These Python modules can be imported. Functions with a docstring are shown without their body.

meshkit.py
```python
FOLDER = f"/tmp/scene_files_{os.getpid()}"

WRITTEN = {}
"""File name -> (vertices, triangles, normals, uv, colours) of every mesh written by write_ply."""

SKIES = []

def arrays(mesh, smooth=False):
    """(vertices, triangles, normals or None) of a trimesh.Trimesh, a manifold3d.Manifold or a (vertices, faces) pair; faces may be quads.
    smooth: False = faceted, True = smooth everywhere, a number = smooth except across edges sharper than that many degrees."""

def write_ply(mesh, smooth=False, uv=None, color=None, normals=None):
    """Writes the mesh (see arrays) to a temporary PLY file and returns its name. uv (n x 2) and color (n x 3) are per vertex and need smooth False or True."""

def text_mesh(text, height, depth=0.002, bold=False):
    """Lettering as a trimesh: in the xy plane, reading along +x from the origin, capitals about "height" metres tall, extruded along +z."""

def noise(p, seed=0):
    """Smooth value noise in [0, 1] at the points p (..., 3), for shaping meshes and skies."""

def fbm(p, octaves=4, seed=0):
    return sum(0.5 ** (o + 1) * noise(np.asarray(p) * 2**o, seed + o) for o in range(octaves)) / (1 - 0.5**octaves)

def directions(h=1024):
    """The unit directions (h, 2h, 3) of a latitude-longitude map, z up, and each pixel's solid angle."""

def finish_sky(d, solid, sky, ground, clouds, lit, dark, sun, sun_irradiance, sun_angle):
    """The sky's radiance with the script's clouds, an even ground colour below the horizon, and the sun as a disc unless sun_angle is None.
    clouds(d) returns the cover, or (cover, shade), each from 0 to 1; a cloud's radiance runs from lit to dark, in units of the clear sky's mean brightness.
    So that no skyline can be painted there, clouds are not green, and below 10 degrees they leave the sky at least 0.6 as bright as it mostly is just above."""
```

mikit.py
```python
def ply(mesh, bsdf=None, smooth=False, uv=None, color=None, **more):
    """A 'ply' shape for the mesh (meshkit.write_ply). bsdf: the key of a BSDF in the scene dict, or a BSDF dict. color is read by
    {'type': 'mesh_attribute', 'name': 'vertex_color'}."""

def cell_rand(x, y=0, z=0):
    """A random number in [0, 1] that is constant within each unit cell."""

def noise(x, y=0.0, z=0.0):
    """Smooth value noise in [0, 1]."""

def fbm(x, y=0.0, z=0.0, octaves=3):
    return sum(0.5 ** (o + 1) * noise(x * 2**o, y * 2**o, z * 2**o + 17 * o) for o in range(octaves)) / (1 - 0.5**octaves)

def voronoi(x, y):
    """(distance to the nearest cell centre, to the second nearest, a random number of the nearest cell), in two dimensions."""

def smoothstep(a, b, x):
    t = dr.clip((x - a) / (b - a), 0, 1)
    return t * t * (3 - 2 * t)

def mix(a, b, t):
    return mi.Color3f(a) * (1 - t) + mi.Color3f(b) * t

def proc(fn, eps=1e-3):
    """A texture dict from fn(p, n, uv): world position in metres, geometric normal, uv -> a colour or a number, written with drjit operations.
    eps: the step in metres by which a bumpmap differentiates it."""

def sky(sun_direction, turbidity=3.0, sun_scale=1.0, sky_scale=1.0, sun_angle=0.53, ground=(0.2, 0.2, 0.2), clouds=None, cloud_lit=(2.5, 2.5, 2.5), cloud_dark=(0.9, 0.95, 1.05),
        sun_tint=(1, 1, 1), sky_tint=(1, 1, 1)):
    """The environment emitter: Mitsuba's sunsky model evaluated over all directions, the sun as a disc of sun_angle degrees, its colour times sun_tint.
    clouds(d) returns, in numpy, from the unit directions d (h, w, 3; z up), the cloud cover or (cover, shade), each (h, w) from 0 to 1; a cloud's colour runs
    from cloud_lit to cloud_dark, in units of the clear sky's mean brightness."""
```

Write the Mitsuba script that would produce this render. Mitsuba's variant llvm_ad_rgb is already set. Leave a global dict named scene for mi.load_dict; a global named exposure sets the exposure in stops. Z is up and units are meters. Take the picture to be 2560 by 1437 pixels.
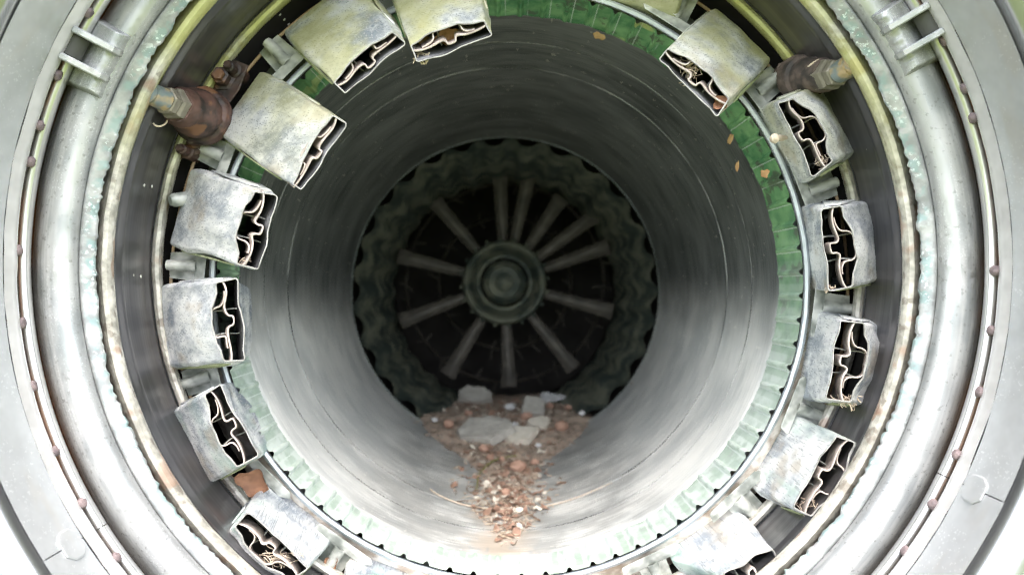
import math, random
import numpy as np, trimesh
import drjit as dr
import mitsuba as mi
import mikit, meshkit
from mikit import noise, fbm, smoothstep, mix, proc

random.seed(7)
rng = np.random.default_rng(7)

# ------------------------------------------------------------------ camera, sky, exposure
H = 1.5                      # height of the engine axis above the ground
F = 2217.0                   # focal length in photograph pixels (2560 wide)
HFOV = 2 * math.degrees(math.atan(1280 / F))
T = mi.ScalarTransform4f
exposure = 4.2
SUN = (0.04, -0.60, 0.80)
scene = {'type': 'scene'}
labels = {}
scene['camera'] = {
    'type': 'thinlens', 'fov': HFOV, 'fov_axis': 'x', 'aperture_radius': 0.0035, 'focus_distance': 1.0,
    'near_clip': 0.01, 'far_clip': 2000.0,
    'to_world': T().look_at(origin=[0, 0, H], target=[0, 1, H], up=[0, 0, 1]),
    'film': {'type': 'hdrfilm', 'width': 1024, 'height': 574, 'rfilter': {'type': 'gaussian'}},
    'sampler': {'type': 'independent', 'sample_count': 64},
}
scene['sky'] = mikit.sky(SUN, turbidity=4, sun_scale=0.3, sun_angle=44, sun_tint=(0.90, 0.97, 1.12), ground=(0.06, 0.08, 0.018), clouds=lambda d: 1.0, cloud_lit=(2.36, 2.48, 2.68))

# ------------------------------------------------------------------ materials
def lam(c):
    return {'type': 'rgb', 'value': list(map(float, c))}

def M(key, **kw):
    d = {'type': 'principled'}
    for k, v in kw.items():
        if k == 'bump':
            continue
        d[k] = lam(v) if isinstance(v, (tuple, list)) else (proc(v) if callable(v) else v)
    if 'bump' in kw:
        fn, sc = kw['bump']
        d = {'type': 'bumpmap', 'scale': sc, 'nested_texture': proc(fn, 6e-4), 'nested_bsdf': d}
    scene[key] = {'type': 'twosided', 'bsdf': d}

def ang(p, cx=-0.004, cz=0.01):
    x, z = p.x - cx, p.z - (H + cz)
    r = dr.sqrt(x * x + z * z) + 1e-6
    return x / r, z / r, r

# streak coordinates that run round the axis
def streak(p, k, f):
    c, s, r = ang(p)
    return noise(c * k, s * k, p.y * f + r * f)

def spots(p, f, lo, hi):
    return smoothstep(lo, hi, noise(p.x * f, p.y * f, p.z * f))

def c_tunnel(p, n, uv):
    a = 0.5 + 0.22 * (streak(p, 6, 60) - 0.5) + 0.30 * (streak(p, 16, 260) - 0.5)
    b = fbm(p.x * 9, p.y * 14, p.z * 9, 3)
    col = mix((0.040, 0.046, 0.046), (0.17, 0.18, 0.178), smoothstep(0.2, 0.85, a * 0.65 + b * 0.45))
    # tea-coloured water mark on the floor of the pipe
    c, s, r = ang(p)
    w = smoothstep(0.070, 0.005, dr.abs(p.x + 0.004 - 0.05 * (fbm(p.y * 24, 3.0, 1.0, 3) - 0.5) + 0.008)) * smoothstep(-0.7, -0.9, s)
    w = w * smoothstep(0.35, 0.6, fbm(p.x * 60, p.y * 25, 5.0, 3))
    col = mix(col, (0.50, 0.42, 0.33), 0.65 * w)
    t = spots(p, 130, 0.88, 0.93)
    return mix(col, (0.5, 0.47, 0.42), 0.4 * t)

# pale lower half: a dust film plus sky light put into the colour
def dust_and_skylight(p):
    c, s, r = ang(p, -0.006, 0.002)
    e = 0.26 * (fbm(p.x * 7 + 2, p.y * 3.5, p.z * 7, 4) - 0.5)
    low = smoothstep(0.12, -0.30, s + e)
    worn_dim = smoothstep(-0.72, -0.93, s) * smoothstep(0.30, 0.62, fbm(c * 8, s * 5, p.y * 10, 4) * 0.75 + streak(p, 14, 190) * 0.25)  # darker bottom: worn streaks plus a painted dim reflection from overhead
    return low * (1 - 0.34 * worn_dim)

def c_tunnel_dirt_light(p, n, uv):
    a = streak(p, 18, 240)
    b = fbm(p.x * 12 + 3, p.y * 18, p.z * 12, 4)
    soot = mix((0.035, 0.036, 0.036), (0.10, 0.10, 0.095), smoothstep(0.3, 0.75, b))
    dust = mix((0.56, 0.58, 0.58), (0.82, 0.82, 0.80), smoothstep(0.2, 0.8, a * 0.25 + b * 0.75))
    c, s, r = ang(p)
    w = smoothstep(0.070, 0.005, dr.abs(p.x + 0.004 - 0.05 * (fbm(p.y * 24, 3.0, 1.0, 3) - 0.5) + 0.008)) * smoothstep(-0.7, -0.9, s)
    w = w * smoothstep(0.35, 0.6, fbm(p.x * 60, p.y * 25, 5.0, 3))
    dust = mix(dust, (0.56, 0.47, 0.39), 0.8 * w)
    return mix(soot, dust, dust_and_skylight(p))  # dark above, pale below: dust colour also carries the sky-lit contrast

def w_tunnel(p, n, uv):
    return dr.clip(0.22 + 0.20 * (fbm(p.x * 15, p.y * 15, p.z * 15, 3) - 0.5) + 0.62 * dust_and_skylight(p), 0.05, 0.88)

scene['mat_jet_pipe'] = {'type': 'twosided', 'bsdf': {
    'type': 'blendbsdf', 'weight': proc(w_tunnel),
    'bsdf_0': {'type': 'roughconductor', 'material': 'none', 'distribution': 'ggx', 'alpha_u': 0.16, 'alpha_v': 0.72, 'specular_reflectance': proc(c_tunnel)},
    'bsdf_1': {'type': 'diffuse', 'reflectance': proc(c_tunnel_dirt_light)}}}

def c_zinc(p, n, uv):
    a = streak(p, 3, 300)
    b = fbm(p.x * 40, p.y * 40, p.z * 40, 4)
    s1 = 0.6 * smoothstep(0.60, 0.74, fbm(p.x * 620, p.y * 620, p.z * 620, 3))
    col = mix((0.42, 0.43, 0.44), (0.66, 0.66, 0.66), a * 0.5 + b * 0.5)
    col = mix(col, (0.85, 0.87, 0.88), s1 * smoothstep(0.42, 0.62, fbm(p.x * 9, p.y * 9, p.z * 9, 2)))
    col = mix(col, (0.30, 0.325, 0.34), 0.55 * smoothstep(0.46, 0.72, 0.6 * fbm(p.x * 30 + 9, p.y * 30, p.z * 30, 5) + 0.4 * streak(p, 8, 120)))
    return mix(col, (0.20, 0.20, 0.19), 0.45 * smoothstep(0.64, 0.74, fbm(p.x * 260, p.y * 260, p.z * 260, 3)))
def w_zinc(p, n, uv):
    return dr.clip(0.30 + 1.3 * (fbm(p.x * 18, p.y * 18, p.z * 18, 3) - 0.45), 0.08, 0.85)
scene['mat_ring'] = {'type': 'twosided', 'bsdf': {'type': 'bumpmap', 'scale': 0.00035, 'nested_texture': proc(lambda p, n, uv: fbm(p.x * 45, p.y * 45, p.z * 45, 5), 6e-4), 'nested_bsdf': {
    'type': 'blendbsdf', 'weight': proc(w_zinc),
    'bsdf_0': {'type': 'roughconductor', 'material': 'none', 'distribution': 'ggx', 'alpha_u': 0.18, 'alpha_v': 0.34, 'specular_reflectance': proc(c_zinc)},
    'bsdf_1': {'type': 'diffuse', 'reflectance': proc(lambda p, n, uv: c_zinc(p, n, uv) * 0.75)}}}}

def c_flake(p, n, uv):
    c, s, r = ang(p, -0.0042, 0.0229)
    b = fbm(p.x * 60, p.y * 60, p.z * 60, 4)
    inner = smoothstep(0.4435, 0.4375, r + 0.008 * (fbm(p.x * 45, p.y * 45, p.z * 45, 4) - 0.5))
    g = smoothstep(0.44, 0.60, fbm(p.x * 110 + 5, p.y * 110, p.z * 110, 3)) * inner
    w = smoothstep(0.55, 0.68, fbm(p.x * 300, p.y * 300 + 4, p.z * 300, 4)) * (0.25 + 0.75 * inner) * smoothstep(0.38, 0.58, fbm(p.x * 40, p.y * 40, p.z * 40, 3))
    col = mix((0.25, 0.26, 0.265), (0.48, 0.485, 0.49), smoothstep(0.25, 0.75, b))
    col = mix(col, (0.22, 0.36, 0.36), 0.55 * g)
    return mix(col, (0.74, 0.80, 0.81), 0.7 * w)
M('mat_flake', base_color=c_flake, roughness=0.42, metallic=0.45, specular=0.4,
  bump=(lambda p, n, uv: fbm(p.x * 120, p.y * 120, p.z * 120, 4), 0.0002))

def c_cream(p, n, uv):
    b = fbm(p.x * 45, p.y * 45, p.z * 45, 4)
    r = smoothstep(0.60, 0.70, fbm(p.x * 30 + 7, p.y * 30, p.z * 30, 3))
    g = fbm(p.x * 150, p.y * 150, p.z * 150, 4)
    col = mix((0.26, 0.25, 0.22), (0.60, 0.575, 0.52), smoothstep(0.25, 0.75, b * 0.55 + g * 0.45))
    col = mix(col, (0.12, 0.09, 0.07), 0.6 * smoothstep(0.58, 0.72, fbm(p.x * 70 + 3, p.y * 70, p.z * 70, 4)))
    col = mix(col, (0.30, 0.17, 0.11), 0.6 * r)
    al = smoothstep(H + 0.06, H + 0.30, p.z) * smoothstep(0.20, 0.55, fbm(p.x * 18, p.y * 18, p.z * 18, 4))
    return mix(col, (0.50, 0.50, 0.16), 0.75 * al)
M('mat_cream', base_color=c_cream, roughness=0.42, specular=0.5, metallic=0.2)

def c_shell(p, n, uv):
    a = streak(p, 2, 90) * 0.6 + streak(p, 6, 300) * 0.4
    b = fbm(p.x * 12, p.y * 12, p.z * 12, 3)
    return mix((0.11, 0.108, 0.12), (0.27, 0.265, 0.275), a * 0.5 + b * 0.5)
M('mat_shell', base_color=c_shell, roughness=0.30, metallic=0.85)

def c_tube(p, n, uv):
    b = fbm(p.x * 10, p.y * 10, p.z * 10, 3)
    return mix((0.50, 0.49, 0.49), (0.74, 0.73, 0.72), b)
M('mat_tube', base_color=c_tube, roughness=0.24, metallic=0.9)

def c_channel(p, n, uv):
    b = fbm(p.x * 14, p.y * 14, p.z * 14, 3)
    f = fbm(p.x * 120, p.y * 120, p.z * 120, 3)
    col = mix((0.33, 0.31, 0.29), (0.42, 0.24, 0.14), smoothstep(0.42, 0.62, b))
    return mix(col, (0.16, 0.09, 0.06), 0.5 * smoothstep(0.5, 0.7, f))
M('mat_channel', base_color=c_channel, roughness=0.5, metallic=0.3)

def c_cowl(p, n, uv):
    b = fbm(p.x * 7, p.y * 7, p.z * 7, 3)
    f = fbm(p.x * 90, p.y * 90, p.z * 90, 3)
    sc = smoothstep(0.66, 0.76, fbm(p.x * 420, p.y * 420, p.z * 420, 2)) * smoothstep(0.4, 0.6, fbm(p.x * 24, p.y * 24, p.z * 24, 2))
    col = mix((0.38, 0.39, 0.40), (0.56, 0.57, 0.585), b * 0.6 + f * 0.4)
    col = mix(col, (0.72, 0.73, 0.74), 0.4 * sc)
    return mix(col, (0.46, 0.41, 0.35), 0.30 * smoothstep(0.58, 0.78, fbm(p.x * 11 + 3, p.y * 30, p.z * 11, 4)))
M('mat_cowl', base_color=c_cowl, roughness=0.32, metallic=0.5, specular=0.5)
M('mat_nose', base_color=lambda p, n, uv: mix((0.30, 0.31, 0.33), (0.50, 0.50, 0.51), 0.5 * fbm(p.x * 12, p.y * 12, p.z * 12, 4) + 0.5 * streak(p, 5, 120)), roughness=0.22, metallic=0.9)
M('mat_flange', base_color=lambda p, n, uv: mix((0.50, 0.49, 0.49), (0.70, 0.69, 0.69), fbm(p.x * 60, p.y * 60, p.z * 60, 3)), roughness=0.32, metallic=0.5)

def c_box(p, n, uv):
    b = fbm(p.x * 30, p.y * 30, p.z * 30, 5)
    f = fbm(p.x * 260, p.y * 30, p.z * 260, 3)
    g = fbm(p.x * 120, p.y * 120, p.z * 120, 4)
    col = mix((0.23, 0.26, 0.305), (0.70, 0.71, 0.71), smoothstep(0.30, 0.68, b * 0.66 + f * 0.20 + g * 0.14))
    s1 = smoothstep(0.58, 0.72, fbm(p.x * 520, p.y * 160, p.z * 520, 3))
    col = mix(col, (0.70, 0.69, 0.66), 0.30 * s1)
    sc = smoothstep(0.70, 0.78, noise(p.x * 700 + p.y * 90, p.y * 26, p.z * 700 - p.y * 60))
    col = mix(col, (0.16, 0.18, 0.20), 0.5 * sc)
    st = smoothstep(0.56, 0.74, fbm(p.x * 24 + 11, p.y * 20, p.z * 24, 5))
    col = mix(col, (0.34, 0.27, 0.18), 0.45 * st)
    # lichen film on the upper boxes, thin green paint left on the lower ones
    m = smoothstep(0.28, 0.62, fbm(p.x * 20 + 2, p.y * 20, p.z * 20 + 8, 5)) * smoothstep(H + 0.08, H + 0.30, p.z)
    col = mix(col, (0.44, 0.43, 0.19), 0.75 * m)
    g2 = smoothstep(0.46, 0.70, fbm(p.x * 30 + 21, p.y * 12, p.z * 30, 5)) * smoothstep(H - 0.08, H - 0.24, p.z)
    return mix(col, (0.30, 0.45, 0.39), 0.62 * g2)
M('mat_box', base_color=c_box, roughness=0.46, metallic=0.25, specular=0.5,
  bump=(lambda p, n, uv: fbm(p.x * 90, p.y * 90, p.z * 90, 4), 0.0014))
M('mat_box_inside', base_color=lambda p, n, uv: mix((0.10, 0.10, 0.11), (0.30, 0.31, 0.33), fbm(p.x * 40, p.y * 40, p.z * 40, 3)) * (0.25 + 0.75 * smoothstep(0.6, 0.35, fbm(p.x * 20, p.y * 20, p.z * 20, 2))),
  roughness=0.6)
M('mat_rim', base_color=lambda p, n, uv: mix((0.10, 0.095, 0.09), (0.46, 0.455, 0.44), fbm(p.x * 90, p.y * 90, p.z * 90, 3)), roughness=0.5, specular=0.4)
M('mat_divider', base_color=lambda p, n, uv: mix((0.22, 0.18, 0.16), (0.60, 0.53, 0.49), fbm(p.x * 130, p.y * 110, p.z * 110, 3)), roughness=0.5)
M('mat_moss', base_color=lambda p, n, uv: mix((0.09, 0.14, 0.05), (0.42, 0.42, 0.28), fbm(p.x * 190, p.y * 160, p.z * 160, 3)), roughness=0.85,
  bump=(lambda p, n, uv: fbm(p.x * 260, p.y * 260, p.z * 260, 3), 0.002))

def c_green(p, n, uv):
    c, s, r = ang(p)
    b = fbm(p.x * 31 + p.y * 17, p.y * 37 - p.z * 12, p.z * 29 + p.y * 11, 4)
    st = fbm(p.x * 97 + p.z * 41, p.y * 60 + p.x * 33, p.z * 97 - p.x * 41, 4)
    col = mix((0.045, 0.15, 0.065), (0.17, 0.33, 0.15), smoothstep(0.25, 0.75, b * 0.65 + st * 0.35))
    col = mix(col, (0.07, 0.075, 0.06), 0.75 * smoothstep(0.60, 0.70, fbm(p.x * 44 + 8, p.y * 44, p.z * 44, 4)))
    dust = smoothstep(0.35, -0.75, s) * (0.45 + 0.75 * smoothstep(0.25, 0.7, fbm(p.x * 47 + p.z * 21, p.y * 43 + p.x * 14, p.z * 47 - p.x * 21, 5)))
    th = dr.atan2(s, c) * (76 / (2 * math.pi)) + 100.5
    ph = th - dr.floor(th) - 0.5
    rib = smoothstep(0.20, 0.10, dr.abs(ph + 0.03))
    rib_highlight = smoothstep(0.045, 0.0, dr.abs(ph - 0.16)) * smoothstep(0.25, 0.5, fbm(p.x * 21 + p.y * 9, p.y * 13 - p.z * 8, p.z * 21, 3))  # pale line painting a highlight along one flank of each rib
    k = noise(dr.floor(th) * 0.73, 2.0, 1.0)
    dust = dust * (1 - (0.18 + 0.34 * k) * rib)  # less dust on the ribs also paints their shaded relief
    col = mix(col, (0.27, 0.34, 0.30), 0.70 * smoothstep(0.25, -0.5, s))
    col = mix(col, (0.50, 0.555, 0.53), dr.clip(dust + 0.55 * rib_highlight, 0, 0.90))
    yel = smoothstep(0.60, 0.72, fbm(p.x * 26 + 5, p.y * 26, p.z * 26, 2)) * smoothstep(0.5, 0.9, s)
    return mix(col, (0.42, 0.44, 0.16), 0.7 * yel)
M('mat_green', base_color=c_green, roughness=0.45, specular=0.5)
M('mat_lip', base_color=lambda p, n, uv: mix((0.36, 0.40, 0.44), (0.62, 0.66, 0.69), fbm(p.x * 50, p.y * 50, p.z * 50, 3)), roughness=0.4, metallic=0.3)

def c_dirt(p, n, uv):
    c, s, r = ang(p)
    b = fbm(p.x * 60, p.y * 60, p.z * 60, 4)
    low = smoothstep(0.1, -0.7, s)
    col = mix((0.10, 0.11, 0.10), (0.20, 0.22, 0.18), b)
    return mix(col, mix((0.38, 0.31, 0.25), (0.78, 0.74, 0.69), smoothstep(0.3, 0.7, b)), low)
M('mat_collar', base_color=c_dirt, roughness=0.7, bump=(lambda p, n, uv: fbm(p.x * 200, p.y * 200, p.z * 200, 3), 0.0012))

M('mat_clip', base_color=lambda p, n, uv: mix((0.22, 0.24, 0.22), (0.62, 0.63, 0.60), smoothstep(0.25, 0.75, fbm(p.x * 60, p.y * 60, p.z * 60, 3))), roughness=0.45, metallic=0.3)
def c_rust(p, n, uv):
    b = fbm(p.x * 55, p.y * 55, p.z * 55, 4)
    f = smoothstep(0.58, 0.7, fbm(p.x * 40 + 4, p.y * 40, p.z * 40, 3))
    col = mix((0.026, 0.019, 0.018), (0.105, 0.055, 0.045), smoothstep(0.25, 0.75, b))
    return mix(col, (0.28, 0.125, 0.05), 0.45 * f)
M('mat_rust', base_color=c_rust, roughness=0.5, specular=0.5, bump=(lambda p, n, uv: fbm(p.x * 170, p.y * 170, p.z * 170, 3), 0.002))
M('mat_rust_dusty', base_color=lambda p, n, uv: mix((0.04, 0.034, 0.032), (0.15, 0.11, 0.095), smoothstep(0.25, 0.75, fbm(p.x * 60, p.y * 60, p.z * 60, 4))), roughness=0.65)
M('mat_stub', base_color=lambda p, n, uv: mix((0.20, 0.24, 0.25), (0.42, 0.32, 0.18), smoothstep(0.4, 0.62, fbm(p.x * 75, p.y * 75, p.z * 75, 3))), roughness=0.42, metallic=0.4)
M('mat_nut', base_color=lambda p, n, uv: mix((0.13, 0.12, 0.10), (0.30, 0.27, 0.22), fbm(p.x * 90, p.y * 90, p.z * 90, 3)), roughness=0.5, metallic=0.3)
M('mat_rod', base_color=lambda p, n, uv: mix((0.24, 0.14, 0.07), (0.48, 0.36, 0.24), fbm(p.x * 50, p.y * 50, p.z * 50, 3)), roughness=0.5)
M('mat_bolt', base_color=lambda p, n, uv: mix((0.05, 0.042, 0.05), (0.24, 0.18, 0.18), fbm(p.x * 150, p.y * 150, p.z * 150, 3)), roughness=0.7)
M('mat_dark', base_color=lambda p, n, uv: mix((0.02, 0.018, 0.018), (0.06, 0.055, 0.05), fbm(p.x * 20, p.y * 20, p.z * 20, 3)), roughness=0.8)  # near-black tone of the outer duct and rear casing
M('mat_hole_dark', base_color=(0.05, 0.05, 0.045), roughness=0.55)  # dark tone of the plug between the lug fins
def c_deep(p, n, uv):
    b = fbm(p.x * 28, p.y * 28, p.z * 28, 4)
    return mix((0.06, 0.08, 0.072), (0.21, 0.22, 0.17), smoothstep(0.3, 0.75, b))
M('mat_deep', base_color=c_deep, roughness=0.5, metallic=0.2)
M('mat_strut', base_color=lambda p, n, uv: mix((0.035, 0.033, 0.031), (0.155, 0.14, 0.12), fbm(p.x * 40, p.y * 40, p.z * 40, 4)), roughness=0.5, metallic=0.2)
M('mat_deep_lip', base_color=lambda p, n, uv: mix((0.35, 0.42, 0.40), (0.6, 0.68, 0.66), fbm(p.x * 40, p.y * 40, p.z * 40, 3)), roughness=0.35, metallic=0.5)
M('mat_seam', base_color=lambda p, n, uv: mix((0.05, 0.055, 0.055), (0.42, 0.43, 0.42), smoothstep(0.42, 0.68, fbm(p.x * 9, p.y * 9, p.z * 9, 5))), roughness=0.45, metallic=0.5)
M('mat_rivet', base_color=(0.62, 0.60, 0.57), roughness=0.4, metallic=0.4)

def c_soil(p, n, uv):
    b = fbm(p.x * 90, p.y * 70, p.z * 90, 4)
    f = smoothstep(0.55, 0.65, noise(p.x * 420, p.y * 260, p.z * 420))
    col = mix((0.17, 0.125, 0.10), (0.50, 0.385, 0.31), smoothstep(0.25, 0.75, b))
    return mix(col, (0.60, 0.50, 0.40), 0.5 * f)
M('mat_soil', base_color=c_soil, roughness=0.9, bump=(lambda p, n, uv: fbm(p.x * 260, p.y * 260, p.z * 260, 3), 0.003))
for k, (a, b) in {'straw': ((0.44, 0.35, 0.26), (0.70, 0.60, 0.49)), 'twig': ((0.12, 0.08, 0.06), (0.28, 0.18, 0.12)), 'leaf': ((0.14, 0.07, 0.045), (0.34, 0.18, 0.11)), 'scrap': ((0.17, 0.10, 0.075), (0.48, 0.31, 0.23)),
                  'pebble_orange': ((0.36, 0.21, 0.15), (0.60, 0.39, 0.30)), 'pebble_white': ((0.66, 0.66, 0.68), (0.86, 0.86, 0.87)), 'stone': ((0.36, 0.34, 0.31), (0.62, 0.60, 0.55)),
                  'chip': ((0.60, 0.54, 0.45), (0.82, 0.78, 0.70)), 'bark': ((0.26, 0.21, 0.17), (0.52, 0.44, 0.37)), 'orange_leaf': ((0.34, 0.18, 0.08), (0.58, 0.37, 0.20)),
                  'stem': ((0.14, 0.14, 0.04), (0.34, 0.32, 0.12)), 'web': ((0.30, 0.28, 0.22), (0.48, 0.44, 0.36)), 'cocoon': ((0.36, 0.29, 0.22), (0.60, 0.52, 0.42))}.items():
    M('mat_' + k, base_color=(lambda a, b: lambda p, n, uv: mix(a, b, fbm(p.x * 130, p.y * 130, p.z * 130, 3)))(a, b), roughness=0.75, specular=0.3)
def c_grass(p, n, uv):
    b = fbm(p.x * 1.5, p.y * 1.5, 0.0, 4)
    return mix((0.05, 0.07, 0.010), (0.10, 0.13, 0.022), b)
M('mat_ground', base_color=c_grass, roughness=0.9)

# ------------------------------------------------------------------ helpers
def add(key, mesh, bsdf, smooth=35, uv=None, label=None, group=None, kind=None, category=None):
    k, i = key, 0
    while k in scene:
        i += 1
        k = '%s_%03d' % (key, i)
    scene[k] = mikit.ply(mesh, bsdf, smooth=smooth, uv=uv)
    tag(k, label, group, kind, category)
    return k

def tag(k, label=None, group=None, kind=None, category=None):
    e = {n: v for n, v in (('label', label), ('group', group), ('kind', kind), ('category', category)) if v}
    if e:
        labels[k] = e

def P(x, y, d):
    return np.array([(x - 1280.0) / F * d, d, H - (y - 718.5) / F * d])

def axis_outer(d):
    return -0.0042, 0.0229
def axis_inner(d):
    t = (d - 1.15) / 0.85
    return -0.0036 - 0.0115 * t, 0.0039 - 0.0125 * t
def axis_hub(d):
    return -0.0195, 0.0128

def rd(pairs):               # (radius in photo pixels, depth) -> (radius in metres, depth)
    return [(r * d / F, d) for r, d in pairs]

def resample(prof, step):
    out = []
    for (a, b) in zip(prof[:-1], prof[1:]):
        n = max(1, int(math.ceil(math.hypot(b[0] - a[0], b[1] - a[1]) / step)))
        out += [(a[0] + (b[0] - a[0]) * i / n, a[1] + (b[1] - a[1]) * i / n) for i in range(n)]
    return np.array(out + [prof[-1]])

def spline(pts, n, closed=False):
    from scipy.interpolate import CubicSpline
    p = np.array(pts, float)
    t = np.r_[0, np.cumsum(np.linalg.norm(np.diff(p, axis=0), axis=1))]
    return CubicSpline(t, p)(np.linspace(0, t[-1], n))

def lathe(prof, axis, n=360, dent=0.0, seed=0, th0=0.0, th1=2 * math.pi, step=None, modul=None, freq=5.0):
    prof = np.array(prof, float) if step is None else resample(prof, step)
    full = th1 - th0 > 2 * math.pi - 1e-6
    th = np.linspace(th0, th1, n, endpoint=not full)
    R, D = prof[:, 0][:, None], prof[:, 1][:, None]
    R = np.broadcast_to(R, (len(prof), n)).copy()
    D = np.broadcast_to(D, (len(prof), n)).copy()
    if modul is not None:
        dR, dD = modul(th[None, :], np.linspace(0, 1, len(prof))[:, None])
        R += dR; D += dD
    if dent:
        q = np.stack([np.cos(th)[None] * freq + R * 0, np.sin(th)[None] * freq + R * 0, (R + D) * 20], -1)
        R += dent * (meshkit.fbm(q, 3, seed) - 0.5) * 2
        D += dent * (meshkit.fbm(q + 31, 3, seed) - 0.5) * 2
    cx, cz = np.vectorize(axis)(D)
    v = np.stack([cx + R * np.cos(th), D, H + cz + R * np.sin(th)], -1).reshape(-1, 3)
    m = len(prof)
    i, j = np.meshgrid(np.arange(m - 1), np.arange(n if full else n - 1), indexing='ij')
    jn = (j + 1) % n
    q = np.stack([i * n + j, i * n + jn, (i + 1) * n + jn, (i + 1) * n + j], -1).reshape(-1, 4)
    f = np.vstack([q[:, [0, 1, 2]], q[:, [0, 2, 3]]])
    return trimesh.Trimesh(v, f, process=False)

def lathe_uv(prof, axis, n=720, dent=0.0, seed=0, step=None, freq=5.0):
    # u runs round the axis; seam straight down
    m = lathe(prof, axis, n + 1, dent, seed, -math.pi / 2, 1.5 * math.pi - 1e-7, step, freq=freq)
    k = len(m.vertices) // (n + 1)
    vv = m.vertices.reshape(k, n + 1, 3).copy(); vv[:, -1] = vv[:, 0]
    arc = np.r_[0, np.cumsum(np.linalg.norm(np.diff(vv[:, 0], axis=0), axis=1))]
    uv = np.stack(np.meshgrid(arc, np.arange(n + 1) / n, indexing='ij')[::-1], -1).reshape(-1, 2)
    return trimesh.Trimesh(vv.reshape(-1, 3), m.faces, process=False), uv

def tube(path, radius, sides=8, cap=True):
    p = np.asarray(path, float)
    r = np.broadcast_to(radius, (len(p),))
    t = np.gradient(p, axis=0); t /= np.linalg.norm(t, axis=1, keepdims=True) + 1e-12
    ref = np.array([0, 1.0, 0]) if abs(t[0][1]) < 0.8 else np.array([0, 0, 1.0])
    V = []
    for i in range(len(p)):
        a = np.cross(t[i], ref); a /= np.linalg.norm(a) + 1e-12
        b = np.cross(t[i], a)
        th = np.arange(sides) * 2 * math.pi / sides
        V.append(p[i] + r[i] * (np.cos(th)[:, None] * a + np.sin(th)[:, None] * b))
    v = np.vstack(V); k = len(p)
    f = []
    for i in range(k - 1):
        for j in range(sides):
            a, b = i * sides + j, i * sides + (j + 1) % sides
            f += [(a, b, b + sides), (a, b + sides, a + sides)]
    if cap:
        v = np.vstack([v, p[0], p[-1]]); c0, c1 = len(v) - 2, len(v) - 1
        for j in range(sides):
            f += [(c0, (j + 1) % sides, j), (c1, (k - 1) * sides + j, (k - 1) * sides + (j + 1) % sides)]
    return trimesh.Trimesh(v, np.array(f), process=False)

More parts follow.
